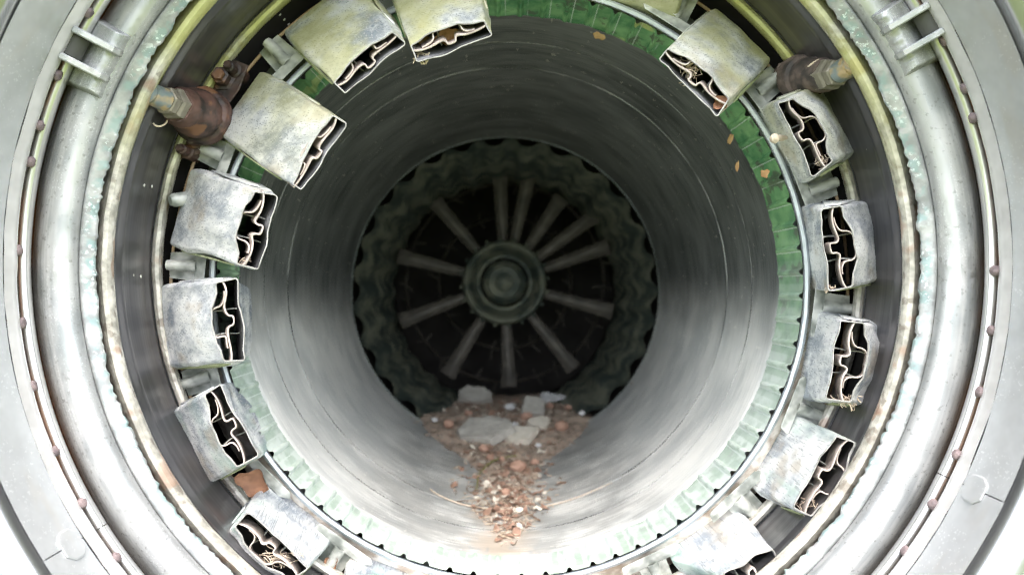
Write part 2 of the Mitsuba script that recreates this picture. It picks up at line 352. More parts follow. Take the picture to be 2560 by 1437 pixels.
def spin(profile, p0, p1, sides=24):
    """A turned piece along p0->p1: profile of (fraction along, radius)."""
    p0, p1 = np.array(p0, float), np.array(p1, float)
    path = [p0 + (p1 - p0) * t for t, _ in profile]
    a = (p1 - p0) / np.linalg.norm(p1 - p0)
    u = np.cross(a, [0, 0, 1.0]); u /= np.linalg.norm(u); w = np.cross(a, u)
    th = np.arange(sides) * 2 * math.pi / sides
    ring = np.cos(th)[:, None] * u + np.sin(th)[:, None] * w
    v = np.vstack([c + r * ring for c, (_, r) in zip(path, profile)])
    f = []
    for i in range(len(path) - 1):
        for j in range(sides):
            q, b = i * sides + j, i * sides + (j + 1) % sides
            f += [(q, b, b + sides), (q, b + sides, q + sides)]
    v = np.vstack([v, path[0], path[-1]])
    for j in range(sides):
        f += [(len(v) - 2, (j + 1) % sides, j), (len(v) - 1, (len(path) - 1) * sides + j, (len(path) - 1) * sides + (j + 1) % sides)]
    return trimesh.Trimesh(v, np.array(f), process=False)

def hexa(c8):
    """A six-sided solid from 8 corners (bottom 4, top 4)."""
    f = [(0, 2, 1), (0, 3, 2), (4, 5, 6), (4, 6, 7), (0, 1, 5), (0, 5, 4), (1, 2, 6), (1, 6, 5), (2, 3, 7), (2, 7, 6), (3, 0, 4), (3, 4, 7)]
    return trimesh.Trimesh(np.array(c8, float), np.array(f), process=False)

def slab(poly3, normal, th):
    """A flat polygon (convex, 3-D corners) with a thickness along the normal, edges slightly chamfered."""
    p = np.array(poly3, float); c = p.mean(0); nrm = np.array(normal, float) / np.linalg.norm(normal)
    inner = c + (p - c) * (1 - min(0.08, th / np.linalg.norm(p - c, axis=1).mean()))
    rings = [inner, p + nrm * th * 0.25, p + nrm * th * 0.75, inner + nrm * th]
    k = len(p); v = np.vstack(rings + [c[None], (c + nrm * th)[None]])
    f = []
    for i in range(3):
        for j in range(k):
            a, b = i * k + j, i * k + (j + 1) % k
            f += [(a, b, b + k), (a, b + k, a + k)]
    for j in range(k):
        f += [(4 * k, (j + 1) % k, j), (4 * k + 1, 3 * k + j, 3 * k + (j + 1) % k)]
    return trimesh.Trimesh(v, np.array(f), process=False)

def frame(th, axis, d):
    cx, cz = axis(d)
    er = np.array([math.cos(th), 0, math.sin(th)]); et = np.array([-math.sin(th), 0, math.cos(th)])
    return np.array([cx, 0, H + cz]), er, et

cat = trimesh.util.concatenate
E_ = 'jet_engine'

# ------------------------------------------------------------------ ground
g = np.array([[-300, -300, 0], [300, -300, 0], [300, 300, 0], [-300, 300, 0]], float)
add('ground', trimesh.Trimesh(g, [[0, 1, 2], [0, 2, 3]], process=False), 'mat_ground', smooth=False, kind='structure')

labels[E_] = {'label': 'derelict jet engine seen straight into its weathered round exhaust nozzle', 'category': 'jet engine'}

# ------------------------------------------------------------------ outer assembly
TH_L, TH_R = math.radians(212.8), math.radians(334.2)     # where the sheets are joined
gap = math.radians(0.06)
cowl = [(0.4888, 0.858), (0.4886, 0.84), (0.4890, 0.82), (0.4902, 0.80), (0.4912, 0.789)]
cowl = [tuple(p) for p in spline(cowl, 24)]
nose = [(0.4930, 0.796), (0.4924, 0.788), (0.4934, 0.7815), (0.4970, 0.775), (0.5030, 0.769), (0.5110, 0.765), (0.524, 0.763), (0.545, 0.765), (0.562, 0.775), (0.570, 0.81)]
nose = [tuple(p) for p in spline(nose, 40)] + [(0.576, 0.9), (0.58, 1.2), (0.58, 2.6), (0.56, 2.9)]
add(E_ + '__cowl_panel', lathe(cowl, axis_outer, 420, 0.0006, 3, TH_R - 2 * math.pi + gap, TH_L - gap, freq=9), 'mat_cowl', label='pale scuffed upper cowl sheet round the exhaust')
add(E_ + '__cowl_panel', lathe(cowl, axis_outer, 240, 0.0006, 4, TH_L + gap, TH_R - gap, freq=9), 'mat_cowl', label='pale lower cowl sheet between the two patch plates')
add(E_ + '__cowl_nose', lathe(nose, axis_outer, 480, 0.0007, 6, freq=8), 'mat_nose', smooth=60, label='rounded polished outer nose ring in the corners of the picture')
# seam strip behind the joint so no light comes through
flange = [(0.4888, 0.8594), (0.4882, 0.862), (0.4870, 0.8665), (0.4861, 0.869), (0.4859, 0.872), (0.4862, 0.876), (0.4872, 0.880), (0.4890, 0.884), (0.4915, 0.887)]
add(E_ + '__cowl_flange', lathe(flange, axis_outer, 480, 0.0012, 5, step=0.004, freq=14), 'mat_flange', label='bright buckled flange edge inside the cowl')
for th, dth in ((TH_L, math.radians(3.6)), (TH_R, math.radians(3.2))):
    # hexagonal patch plate following the cowl sheet, 2 mm proud of it
    prof = resample(cowl, 0.003)
    prof = prof[(prof[:, 1] < 0.853) & (prof[:, 1] > 0.816)]
    nr = np.gradient(prof, axis=0); nr = np.stack([-nr[:, 1], nr[:, 0]], 1); nr /= np.linalg.norm(nr, axis=1, keepdims=True)
    if nr[2, 0] > 0: nr = -nr
    m = len(prof); nth = 24
    V, rows = [], []
    for layer in (0.0004, 0.0016, 0.0022):
        shrink = {0.0004: 1.0, 0.0016: 1.0, 0.0022: 0.93}[layer]
        for i in range(m):
            s = i / (m - 1)
            s2 = 0.5 + (s - 0.5) * shrink
            half = dth * shrink * min(1, 0.55 + 1.6 * min(s, 1 - s)) * 0.5
            r = np.interp(s2 * (m - 1), np.arange(m), prof[:, 0]) + layer * nr[i, 0]
            d = np.interp(s2 * (m - 1), np.arange(m), prof[:, 1]) + layer * nr[i, 1]
            for t in np.linspace(-half, half, nth):
                o, er, et = frame(th + t, axis_outer, d)
                V.append(o + er * r + np.array([0, d, 0]))
    V = np.array(V).reshape(3, m, nth, 3)
    f = []
    idx = lambda l, i, j: (l * m + i) * nth + j
    for i in range(m - 1):
        for j in range(nth - 1):
            f += [(idx(2, i, j), idx(2, i, j + 1), idx(2, i + 1, j + 1)), (idx(2, i, j), idx(2, i + 1, j + 1), idx(2, i + 1, j))]
    border = [(0, j) for j in range(nth)] + [(i, nth - 1) for i in range(1, m)] + [(m - 1, j) for j in range(nth - 2, -1, -1)] + [(i, 0) for i in range(m - 2, 0, -1)]
    for l in (0, 1):
        for (a, b) in zip(border, border[1:] + border[:1]):
            f += [(idx(l, *a), idx(l, *b), idx(l + 1, *b)), (idx(l, *a), idx(l + 1, *b), idx(l + 1, *a))]
    add(E_ + '__cowl_patch', trimesh.Trimesh(V.reshape(-1, 3), np.array(f), process=False), 'mat_cowl', smooth=30)

channel = [(0.4915, 0.8872), (0.500, 0.897), (0.511, 0.915), (0.513, 0.94), (0.509, 0.968), (0.498, 0.982)]
for a, b, n in ((TH_R - 2 * math.pi + gap, TH_L - gap, 300), (TH_L + gap, TH_R - gap, 200)):
    add(E_ + '__rear_channel', lathe(channel, axis_outer, n, 0.0008, 8, a, b, step=0.006), 'mat_channel')
tr, td, tt = 1208 * 0.899 / F, 0.899, 0.0058
tprof = [(tr + tt * math.cos(a) * 0.95, td + tt * math.sin(a) * 1.3) for a in np.linspace(0, 2 * math.pi, 17)]
for a, b, n in ((TH_R - 2 * math.pi + gap, TH_L - gap, 360), (TH_L + gap, TH_R - gap, 240)):
    add(E_ + '__bead_tube', lathe(tprof, axis_outer, n, 0.0007, 9, a, b), 'mat_tube', smooth=True)

# ragged radial bolts under the flange
BOLTS = [(215, 25), (135, 190), (98, 310), (75, 410), (48, 630), (52, 803), (78, 968), (123, 1130), (183, 1272), (262, 1415),
         (2390, 85), (2440, 205), (2475, 285), (2530, 675), (2520, 833), (2495, 992), (2440, 1157), (2372, 1288), (2300, 1410)]
cbx, cbz = axis_outer(0.885)
bolt_angles = []
for x, y in BOLTS:
    q = P(x, y, 0.885); bolt_angles.append(math.atan2(q[2] - H - cbz, q[0] - cbx))
for i, th in enumerate(sorted(bolt_angles)):
    o, er, et = frame(th, axis_outer, 0.885)
    y0 = np.array([0, 0.8845 + rng.uniform(-0.001, 0.001), 0])
    tilt = et * rng.uniform(-0.25, 0.25)
    p0 = o + er * 0.510 + y0; p1 = o + (er + tilt * 0.02) * (0.4838 + rng.uniform(-0.002, 0.002)) + y0
    prof = [(0, .0036), (0.45, .0036), (0.46, .0062), (0.62, .0064), (0.64, .0046), (0.72, .0048), (0.80, .0041), (0.9, .0046), (0.97, .0038), (1.0, .0022)]
    m = spin([(a_, b_ * 1.22) for a_, b_ in prof], p0, p1, 12)
    v = m.vertices; m.vertices = v + (meshkit.fbm(v * 420, 2, i)[:, None] - 0.5) * 0.0022
    add(E_ + '__flange_bolt', m, 'mat_bolt', smooth=40)

pipe = rd([(1073, 0.9235), (1079, 0.917), (1092, 0.909), (1112, 0.903), (1136, 0.9015), (1158, 0.906), (1174, 0.915), (1184, 0.928), (1188, 0.945), (1186, 0.975)])
pipe_s = [tuple(p) for p in spline(pipe, 40)]
m, uv = lathe_uv(pipe_s, axis_outer, 720, 0.0007, 11, freq=7)
add(E_ + '__exhaust_ring', m, 'mat_ring', smooth=True, uv=uv, label='thick rounded silvery exhaust ring with scuffed zinc surface')
# small step (groove) and the peeling painted band inside the ring
def flake_mod(th, s):
    q = np.stack([np.cos(th) * 60 + 0 * s, np.sin(th) * 60 + 0 * s, 0 * th + 0 * s], -1)
    n1 = 0.55 * (meshkit.fbm(q * 0.33, 3, 2) - 0.5) + 0.65 * (meshkit.fbm(q * 2.2, 4, 8) - 0.5)
    return -0.011 * n1 * np.clip(1 - s * 3.2, 0, 1) , -0.002 * n1 * (1 - s)
band = rd([(1030, 0.9345), (1033, 0.9310), (1048, 0.9262), (1064, 0.9215), (1069, 0.9195), (1072, 0.9205), (1074, 0.926)])
add(E_ + '__exhaust_ring__painted_band', lathe(band, axis_outer, 900, 0.0003, 12, step=0.0022, modul=flake_mod, freq=25), 'mat_flake', label='rough band of flaking turquoise paint')

lip = rd([(984, 1.0), (986, 0.972), (990, 0.958), (999, 0.950), (1012, 0.947), (1022, 0.949), (1030, 0.956), (1038, 0.965)])
add(E_ + '__shell_lip', lathe([tuple(p) for p in spline(lip, 18)], axis_outer, 480, 0.0009, 13, freq=16), 'mat_cream', label='grimy cream lip at the front of the dark shell')
r0 = 0.4372
shell = [(r0, 0.985), (r0, 0.992), (r0 - 0.0018, 0.996), (r0 - 0.0018, 1.004), (r0 + 0.0004, 1.008), (0.4385, 1.03), (0.4405, 1.06), (0.4412, 1.076), (0.4395, 1.081), (0.4395, 1.088), (0.4425, 1.092)]
add(E_ + '__inner_shell', lathe(shell, axis_outer, 480, 0.0009, 14, freq=6, step=0.006), 'mat_shell', label='dark grey inner shell behind the exhaust ring')
edge = rd([(892, 1.093), (888, 1.0885), (881, 1.087), (873, 1.090), (867, 1.098), (864, 1.112), (866, 1.14)])
add(E_ + '__shell_edge', lathe([tuple(p) for p in spline(edge, 16)], axis_outer, 480, 0.0013, 15, freq=14), 'mat_cream', label='rust-streaked narrow edge strip at the back of the shell')
dark = rd([(866, 1.139)]) + [(0.446, 1.25), (0.45, 1.7), (0.405, 1.72)]
add(E_ + '__outer_duct', lathe(dark, axis_outer, 240), 'mat_dark')
# rivets in short rows along the shell
for x0, y0, x1, y1, k in ((322, 458, 380, 466, 4), (296, 682, 352, 691, 4), (2168, 373, 2210, 364, 3), (2226, 588, 2252, 585, 2), (700, 38, 722, 62, 3)):
    for i in range(k):
        x, y = x0 + (x1 - x0) * i / max(1, k - 1), y0 + (y1 - y0) * i / max(1, k - 1)
        cx, cz = axis_outer(1)
        best = min(np.linspace(0.99, 1.09, 120), key=lambda d: abs(math.hypot(P(x, y, d)[0] - cx, P(x, y, d)[2] - H - cz) - 0.4393))
        q = P(x, y, best)
        if k == 3 and x < 1000:
            q = P(x, y, 1.13)
        s = trimesh.creation.icosphere(2, 0.0020)
        rdv = np.array([q[0] - cx, 0, q[2] - H - cz]); rdv /= np.linalg.norm(rdv)
        s.vertices = s.vertices - 0.55 * (s.vertices @ rdv)[:, None] * rdv + q
        add(E_ + '__rivet', s, 'mat_rivet', smooth=True)

# mounting lugs on the ring
pp = resample(pipe_s, 0.0015)
pn = np.gradient(pp, axis=0); pn = np.stack([pn[:, 1], -pn[:, 0]], 1); pn /= np.linalg.norm(pn, axis=1, keepdims=True)
if pn[len(pn) // 2, 1] > 0: pn = -pn
for th_c, side, lab in ((math.radians(153.3), 'left', 'two-finned mounting lug at upper left of the ring'), (math.radians(29.9), 'right', 'two-finned mounting lug at upper right of the ring')):
    na, ns = 70, len(pp) - 6
    half = math.radians(4.6)
    V = []
    for i in range(ns):
        s = i / (ns - 1)
        for t in np.linspace(-1.12, 1.12, na):
            wob = 0.06 * (meshkit.fbm(np.array([[s * 5, t * 4, th_c]]), 3, 4)[0] - 0.5)
            e = min((1.0 - abs(t) + wob) * 7.5, (s - 0.10 + wob) * 9.0)
            off = -0.0008 + 0.0095 * (3 * np.clip(e, 0, 1) ** 2 - 2 * np.clip(e, 0, 1) ** 3)
            r, d = pp[i + 3] + pn[i + 3] * off
            o, er, et = frame(th_c + t * half, axis_outer, d)
            V.append(o + er * r + np.array([0, d, 0]))
    i, j = np.meshgrid(np.arange(ns - 1), np.arange(na - 1), indexing='ij')
    q = np.stack([i * na + j, i * na + j + 1, (i + 1) * na + j + 1, (i + 1) * na + j], -1).reshape(-1, 4)
    lug = add(E_ + '__mounting_lug', trimesh.Trimesh(np.array(V), np.vstack([q[:, [0, 1, 2]], q[:, [0, 2, 3]]]), process=False), 'mat_ring', smooth=True, label=lab)
    for t0 in (-0.0145, 0.0145):
        out = [(1096, 0.908), (1104, 0.894), (1122, 0.885), (1160, 0.879), (1205, 0.872), (1236, 0.870), (1241, 0.876), (1236, 0.884), (1210, 0.912), (1186, 0.935), (1150, 0.935)]
        o, er, et = frame(th_c, axis_outer, 0.9)
        base = np.array([o + er * (r * d / F) + np.array([0, d, 0]) for r, d in out])
        cen = base.mean(0); sh = cen + (base - cen) * 0.955
        rings = [sh + et * (t0 - 0.0034), base + et * (t0 - 0.0022), base + et * (t0 + 0.0022), sh + et * (t0 + 0.0034)]
        k = len(out); v = np.vstack(rings + [cen[None] + et * (t0 - 0.0034), cen[None] + et * (t0 + 0.0034)]); f = []
        for a in range(3):
            for b in range(k):
                c0, c1 = a * k + b, a * k + (b + 1) % k
                f += [(c0, c1, c1 + k), (c0, c1 + k, c0 + k)]
        for b in range(k):
            f += [(4 * k, (b + 1) % k, b), (4 * k + 1, 3 * k + b, 3 * k + (b + 1) % k)]
        add(lug + '__fin', trimesh.Trimesh(v, np.array(f), process=False), 'mat_ring', smooth=30)
    o, er, et = frame(th_c, axis_outer, 0.9)
    c = o + er * (1211 * 0.888 / F) + np.array([0, 0.888, 0])
    add(lug + '__hole_plug', spin([(0, .0090), (0.06, .0104), (0.94, .0104), (1, .0090)], c - et * 0.0115, c + et * 0.0115, 24), 'mat_hole_dark', smooth=30)  # added dark plug standing in for the shaded hole between the fins

# ------------------------------------------------------------------ jet pipe, corrugated band, inner lip
NRIB = 76
def rib_mod(th, s):
    ph = (th * NRIB / (2 * math.pi)) % 1.0 - 0.5
    w = np.exp(-(ph / 0.105) ** 4)
    jag = (meshkit.fbm(np.stack([np.cos(th) * 14 + 0 * s, np.sin(th) * 14 + 0 * s, 0 * th + 0 * s], -1), 3, 6) - 0.5)
    q = np.stack([np.cos(th) * 22 + 0 * s, np.sin(th) * 22 + 0 * s, s * 2 + 0 * th], -1)
    wav = (meshkit.fbm(q, 2, 9) - 0.5) * 0.0016
    return -0.0046 * w * np.clip((1 - s) * 6, 0, 1) ** 0.5 + wav, 0.016 * jag * s
corr = rd([(733, 1.105)]) + [(0.3651, 1.130), (0.3645, 1.165), (0.3638, 1.196)]
add(E_ + '__corrugated_band', lathe(corr, axis_inner, NRIB * 30, 0, 0, step=0.006, modul=rib_mod), 'mat_green', smooth=40, label='green painted corrugated ribbed band round the mouth of the pipe')
lipi = rd([(735, 1.118), (737, 1.1015), (740, 1.098), (745, 1.097), (749, 1.0985), (752, 1.103), (753, 1.115)])
add(E_ + '__corrugated_band__band_rim', lathe([tuple(p) for p in spline(lipi, 12)], axis_inner, 480, 0.0006, 16, freq=20), 'mat_lip')
collar = rd([(752, 1.113), (762, 1.118), (790, 1.135), (806, 1.16)]) + [(0.424, 1.19), (0.426, 1.30)]
add(E_ + '__collar', lathe(collar, axis_inner, 480, 0.0016, 17, step=0.004, freq=20), 'mat_collar', label='collar behind the band, caked with pale dirt below')

Rw = [(1.150, 0.3672), (1.190, 0.3668), (1.200, 0.3625), (1.30, 0.3605), (1.432, 0.3585), (1.438, 0.3574), (1.446, 0.3574), (1.452, 0.3585), (1.47, 0.3580), (1.62, 0.3545), (1.85, 0.3500), (2.0, 0.3475)]
Rw = [(d, r) for d, r in Rw if d >= 1.19]
wall = [(r, d) for d, r in Rw]
m, uv = lathe_uv(wall, axis_inner, 720, 0.0008, 18, step=0.006, freq=3)
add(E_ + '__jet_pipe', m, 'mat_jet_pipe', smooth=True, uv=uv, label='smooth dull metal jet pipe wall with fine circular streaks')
for dd, rr_ in ((1.31, 0.0006), (1.442, 0.0009)):
    R_ = float(np.interp(dd, [a for a, _ in Rw], [b for _, b in Rw]))
    add(E_ + '__jet_pipe__weld_seam', lathe([(R_ + rr_ * math.cos(a), dd + 1.6 * rr_ * math.sin(a)) for a in np.linspace(0, 2 * math.pi, 9)], axis_inner, 480, 0.0005, int(dd * 100), freq=3), 'mat_seam', smooth=True)
def RW(d):
    return float(np.interp(d, [a for a, _ in Rw], [b for _, b in Rw]))
dl = [(0.3492 + 0.0030 * math.cos(a) , 2.003 + 0.005 * math.sin(a)) for a in np.linspace(0, 2 * math.pi, 13)]
add(E_ + '__jet_pipe__end_rim', lathe(dl, axis_inner, 360, 0.0004, 19), 'mat_deep_lip', smooth=True)

NL = 29
def scal_mod(th, s):
    ph = np.cos(th * NL + 0.6 * np.sin(3 * th))
    lob = np.sign(ph) * np.abs(ph) ** 0.7
    q = np.stack([np.cos(th) * 6 + 0 * s, np.sin(th) * 6 + 0 * s, s * 3 + 0 * th], -1)
    return 0.0075 * lob * (1 - s) ** 0.5 + 0.004 * np.cos(th * NL) * s + (meshkit.fbm(q, 3, 3) - 0.5) * 0.004, 0 * th + 0 * s
scal = [(0.3395, 2.022), (0.335, 2.05), (0.319, 2.12), (0.309, 2.2), (0.302, 2.30), (0.300, 2.42)]
add(E_ + '__scalloped_liner', lathe(scal, axis_inner, NL * 22, 0, 0, step=0.02, modul=scal_mod), 'mat_deep', smooth=60, label='scalloped liner ring at the far end of the pipe')
back = [(0.3535, 2.0), (0.355, 2.1), (0.352, 2.9), (0.0, 2.95)]
add(E_ + '__rear_casing', lathe(back, axis_inner, 120), 'mat_dark')

# hub, struts and flame holder
hub = [(0.108, 2.52), (0.110, 2.32), (0.108, 2.285), (0.102, 2.27), (0.095, 2.268), (0.088, 2.275), (0.080, 2.30), (0.072, 2.318), (0.064, 2.316), (0.0625, 2.305)]
add(E_ + '__hub', lathe(hub, axis_hub, 96, 0.001, 21, freq=8, step=0.006), 'mat_deep', label='round hub at the centre of the radial struts')
cap = [(0.058, 2.315), (0.057, 2.285), (0.053, 2.268), (0.046, 2.262), (0.043, 2.272), (0.040, 2.276), (0.024, 2.272), (0.022, 2.264), (0.012, 2.258), (0.0005, 2.257)]
add(E_ + '__hub__hub_cap', lathe(cap, axis_hub, 64, 0.0006, 22), 'mat_deep')
for i in range(20):
    th = 2 * math.pi * i / 20 + 0.1
    o, er, et = frame(th, axis_hub, 2.3)
    c = o + er * 0.1115 + np.array([0, 2.295, 0])
    add(E_ + '__hub__hub_bolt', spin([(0, .005), (0.8, .005), (1, .0035)], c - er * 0.004, c + er * 0.006, 6), 'mat_deep', smooth=False)
STRUTS = [(130.7, 270), (92.5, 276), (77, 284), (56, 258), (36.7, 286), (19.2, 278), (-15.3, 281), (-51.2, 278), (-87.5, 262), (-121.6, 274), (200.5, 280), (165.9, 277)]
for a, rp in STRUTS:
    th = math.radians(a); o, er, et = frame(th, axis_hub, 2.3)
    L = rp * 2.3 / F
    def sec(r, w, t, y):
        c = o + er * r + np.array([0, y, 0])
        return [c - et * w, c - et * w * 0.35 - np.array([0, t, 0]), c + et * w * 0.35 - np.array([0, t, 0]), c + et * w, c + et * w * 0.9 + np.array([0, 0.05, 0]), c - et * w * 0.9 + np.array([0, 0.05, 0])]
    tw = rng.uniform(-0.006, 0.006)
    rings = [sec(0.100, .0120, .006, 2.312), sec(L * 0.55, .0155, .007, 2.31 + tw), sec(L * 0.86, .0178, .007, 2.31 + tw), sec(L * 0.97, .0210, .006, 2.312 + tw), sec(L, .0215, .0055, 2.314 + tw), sec(L + 0.0015, .0200, .003, 2.318 + tw)]
    v = np.array(rings).reshape(-1, 3); k = 6; f = []
    for i in range(len(rings) - 1):
        for j in range(k):
            q0, q1 = i * k + j, i * k + (j + 1) % k
            f += [(q0, q1, q1 + k), (q0, q1 + k, q0 + k)]
    e = (len(rings) - 1) * k
    f += [(e, e + j, e + j + 1) for j in range(1, k - 1)]
    add(E_ + '__radial_strut', trimesh.Trimesh(v, np.array(f), process=False), 'mat_strut', smooth=25)
for rr, seg in ((0.181, 96), (0.272, 128)):
    prof = [(rr - 0.0045, 2.44), (rr, 2.428), (rr + 0.0045, 2.44), (rr, 2.446), (rr - 0.0045, 2.44)]
    ring = add(E_ + '__flame_ring', lathe(prof, axis_hub, seg, 0.002, 23, freq=9), 'mat_strut', smooth=30)
    nst = 22 if rr < 0.2 else 30
    for i in range(nst):
        th = 2 * math.pi * (i + rng.uniform(-0.2, 0.2)) / nst
        o, er, et = frame(th, axis_hub, 2.44)
        c = o + er * rr + np.array([0, 2.436, 0])
        for sgn in (-1, 1):
            if rng.uniform() < 0.25: continue
            tip = c + er * sgn * rng.uniform(0.018, 0.034) + et * rng.uniform(-0.02, 0.02) + np.array([0, rng.uniform(0, .01), 0])
            add(ring + '__gutter', tube([c, (c + tip) / 2, tip], [.0034, .003, .0026], 5), 'mat_strut', smooth=30)

# ------------------------------------------------------------------ guide rod behind the boxes
rod = [(0.428 + 0.0022 * math.cos(a), 1.122 + 0.0022 * math.sin(a)) for a in np.linspace(0, 2 * math.pi, 9)]
add(E_ + '__guide_rod', lathe(rod, axis_inner, 300, 0.0012, 24, freq=4), 'mat_rod', smooth=True, label='thin rusty rod curving behind the square nozzle boxes')

# ------------------------------------------------------------------ nozzle boxes
# each: corners of the mouth (outer a, outer b, inner b, inner a) and of the shoulder at its root, in the order a -> b clockwise
BOXES = [
    dict(lab='nozzle box at the left, second below the upper rusty fitting, mouth to the right', o=[(556, 905), (536, 706), (592, 694), (617, 902)], r=[(413, 920), (398, 712), (585, 690), (600, 915)]),
    dict(lab='stained nozzle box directly above the leftmost one', o=[(590, 657), (636, 474), (697, 484), (648, 679)], r=[(423, 616), (480, 417), (668, 462), (618, 668)]),
    dict(lab='pale square nozzle box right beside the left rusty fitting', o=[(726, 464), (828, 288), (869, 311), (753, 481)], r=[(540, 333), (655, 174), (812, 270), (700, 440)]),
    dict(lab='yellow-stained nozzle box at upper left with a bent lower lip', o=[(834, 204), (982, 76), (1016, 108), (864, 238)], r=[(705, 84), (880, -62), (1000, 60), (830, 215)]),
    dict(lab='top nozzle box holding a dry yellow leaf', o=[(1024, 112), (1210, 50), (1233, 88), (1043, 160)], r=[(962, -70), (1180, -130), (1222, 40), (1015, 100)]),
    dict(lab='upper right nozzle box with broken reddish scraps in its mouth', o=[(1671, 118), (1826, 245), (1796, 292), (1645, 150)], r=[(1787, 14), (1932, 150), (1830, 262), (1690, 125)]),
    dict(lab='nozzle box beside the right rusty fitting, cocoon on its side', o=[(1989, 242), (2086, 402), (2032, 446), (1940, 258)], r=[(2047, 205), (2147, 382), (2001, 468), (1896, 268)]),
    dict(lab='upright nozzle box at the right, level with the hub', o=[(2105, 513), (2138, 714), (2074, 728), (2047, 523)], r=[(2178, 501), (2207, 702), (2039, 732), (2007, 508)]),
    dict(lab='right nozzle box just below the level one', o=[(2164, 806), (2131, 1007), (2066, 998), (2096, 800)], r=[(2212, 810), (2178, 1018), (2007, 1002), (2043, 776)]),
    dict(lab='lower right nozzle box with a wide dented mouth', o=[(2141, 1108), (2031, 1292), (1983, 1267), (2087, 1085)], r=[(2162, 1135), (2053, 1312), (1885, 1233), (1999, 1037)]),
    dict(lab='greenish nozzle box at the bottom right edge of the picture', o=[(1969, 1422), (1835, 1540), (1806, 1436), (1930, 1364)], r=[(1970, 1450), (1850, 1570), (1672, 1402), (1858, 1281)]),
    dict(lab='pale bottom nozzle box mostly below the picture', o=[(1090, 1640), (880, 1560), (870, 1500), (1090, 1590)], r=[(1040, 1660), (830, 1590), (868, 1392), (1075, 1478)]),
    dict(lab='lower left nozzle box with straw in its mouth', o=[(725, 1452), (579, 1322), (618, 1278), (774, 1420)], r=[(692, 1485), (549, 1346), (658, 1206), (834, 1352)]),
    dict(lab='blue-grey nozzle box at lower left above an orange leaf', o=[(588, 1172), (507, 987), (554, 956), (651, 1138)], r=[(517, 1213), (423, 1027), (575, 952), (668, 1135)]),
    dict(lab='olive mossy nozzle box cut off by the top edge, right of centre', o=[(1530, -330), (1765, -265), (1750, -180), (1528, -240)], r=[(1525, -135), (1728, -75), (1694, 48), (1500, -8)]),
]
D_END, D_ROOT = 0.985, 1.10

def rrect(n_side=10, n_cor=6, rc=0.30):
    """Unit rounded rectangle, counter-clockwise from (1,-1+rc): list of (a, b)."""
    pts = []
    ra, rb = rc * 0.36, rc
    for cx, cy, a0, (sx, sy), (ex, ey) in ((1 - ra, -1 + rb, -90, (-1 + ra, -1), (1 - ra, -1)), (1 - ra, 1 - rb, 0, (1, -1 + rb), (1, 1 - rb)),
                                          (-1 + ra, 1 - rb, 90, (1 - ra, 1), (-1 + ra, 1)), (-1 + ra, -1 + rb, 180, (-1, 1 - rb), (-1, -1 + rb))):
        ns = n_side if sy == ey else 5
        for t in np.linspace(0, 1, ns, endpoint=False)[0:]:
            pts.append((sx + (ex - sx) * t, sy + (ey - sy) * t))
        for t in np.linspace(0, 90, n_cor, endpoint=False):
            pts.append((cx + ra * math.cos(math.radians(a0 + t)), cy + rb * math.sin(math.radians(a0 + t))))
    return np.array(pts)

def bil(q, ab):
    """q: 4 corners (outer a, outer b, inner b, inner a); a in [-1,1] from a to b, b=+1 outer."""
    a, b = (ab[:, 0:1] + 1) / 2, (ab[:, 1:2] + 1) / 2
    return (1 - b) * ((1 - a) * q[3] + a * q[2]) + b * ((1 - a) * q[0] + a * q[1])

def curve_spline(pts, n=70):
    return spline(pts, n)

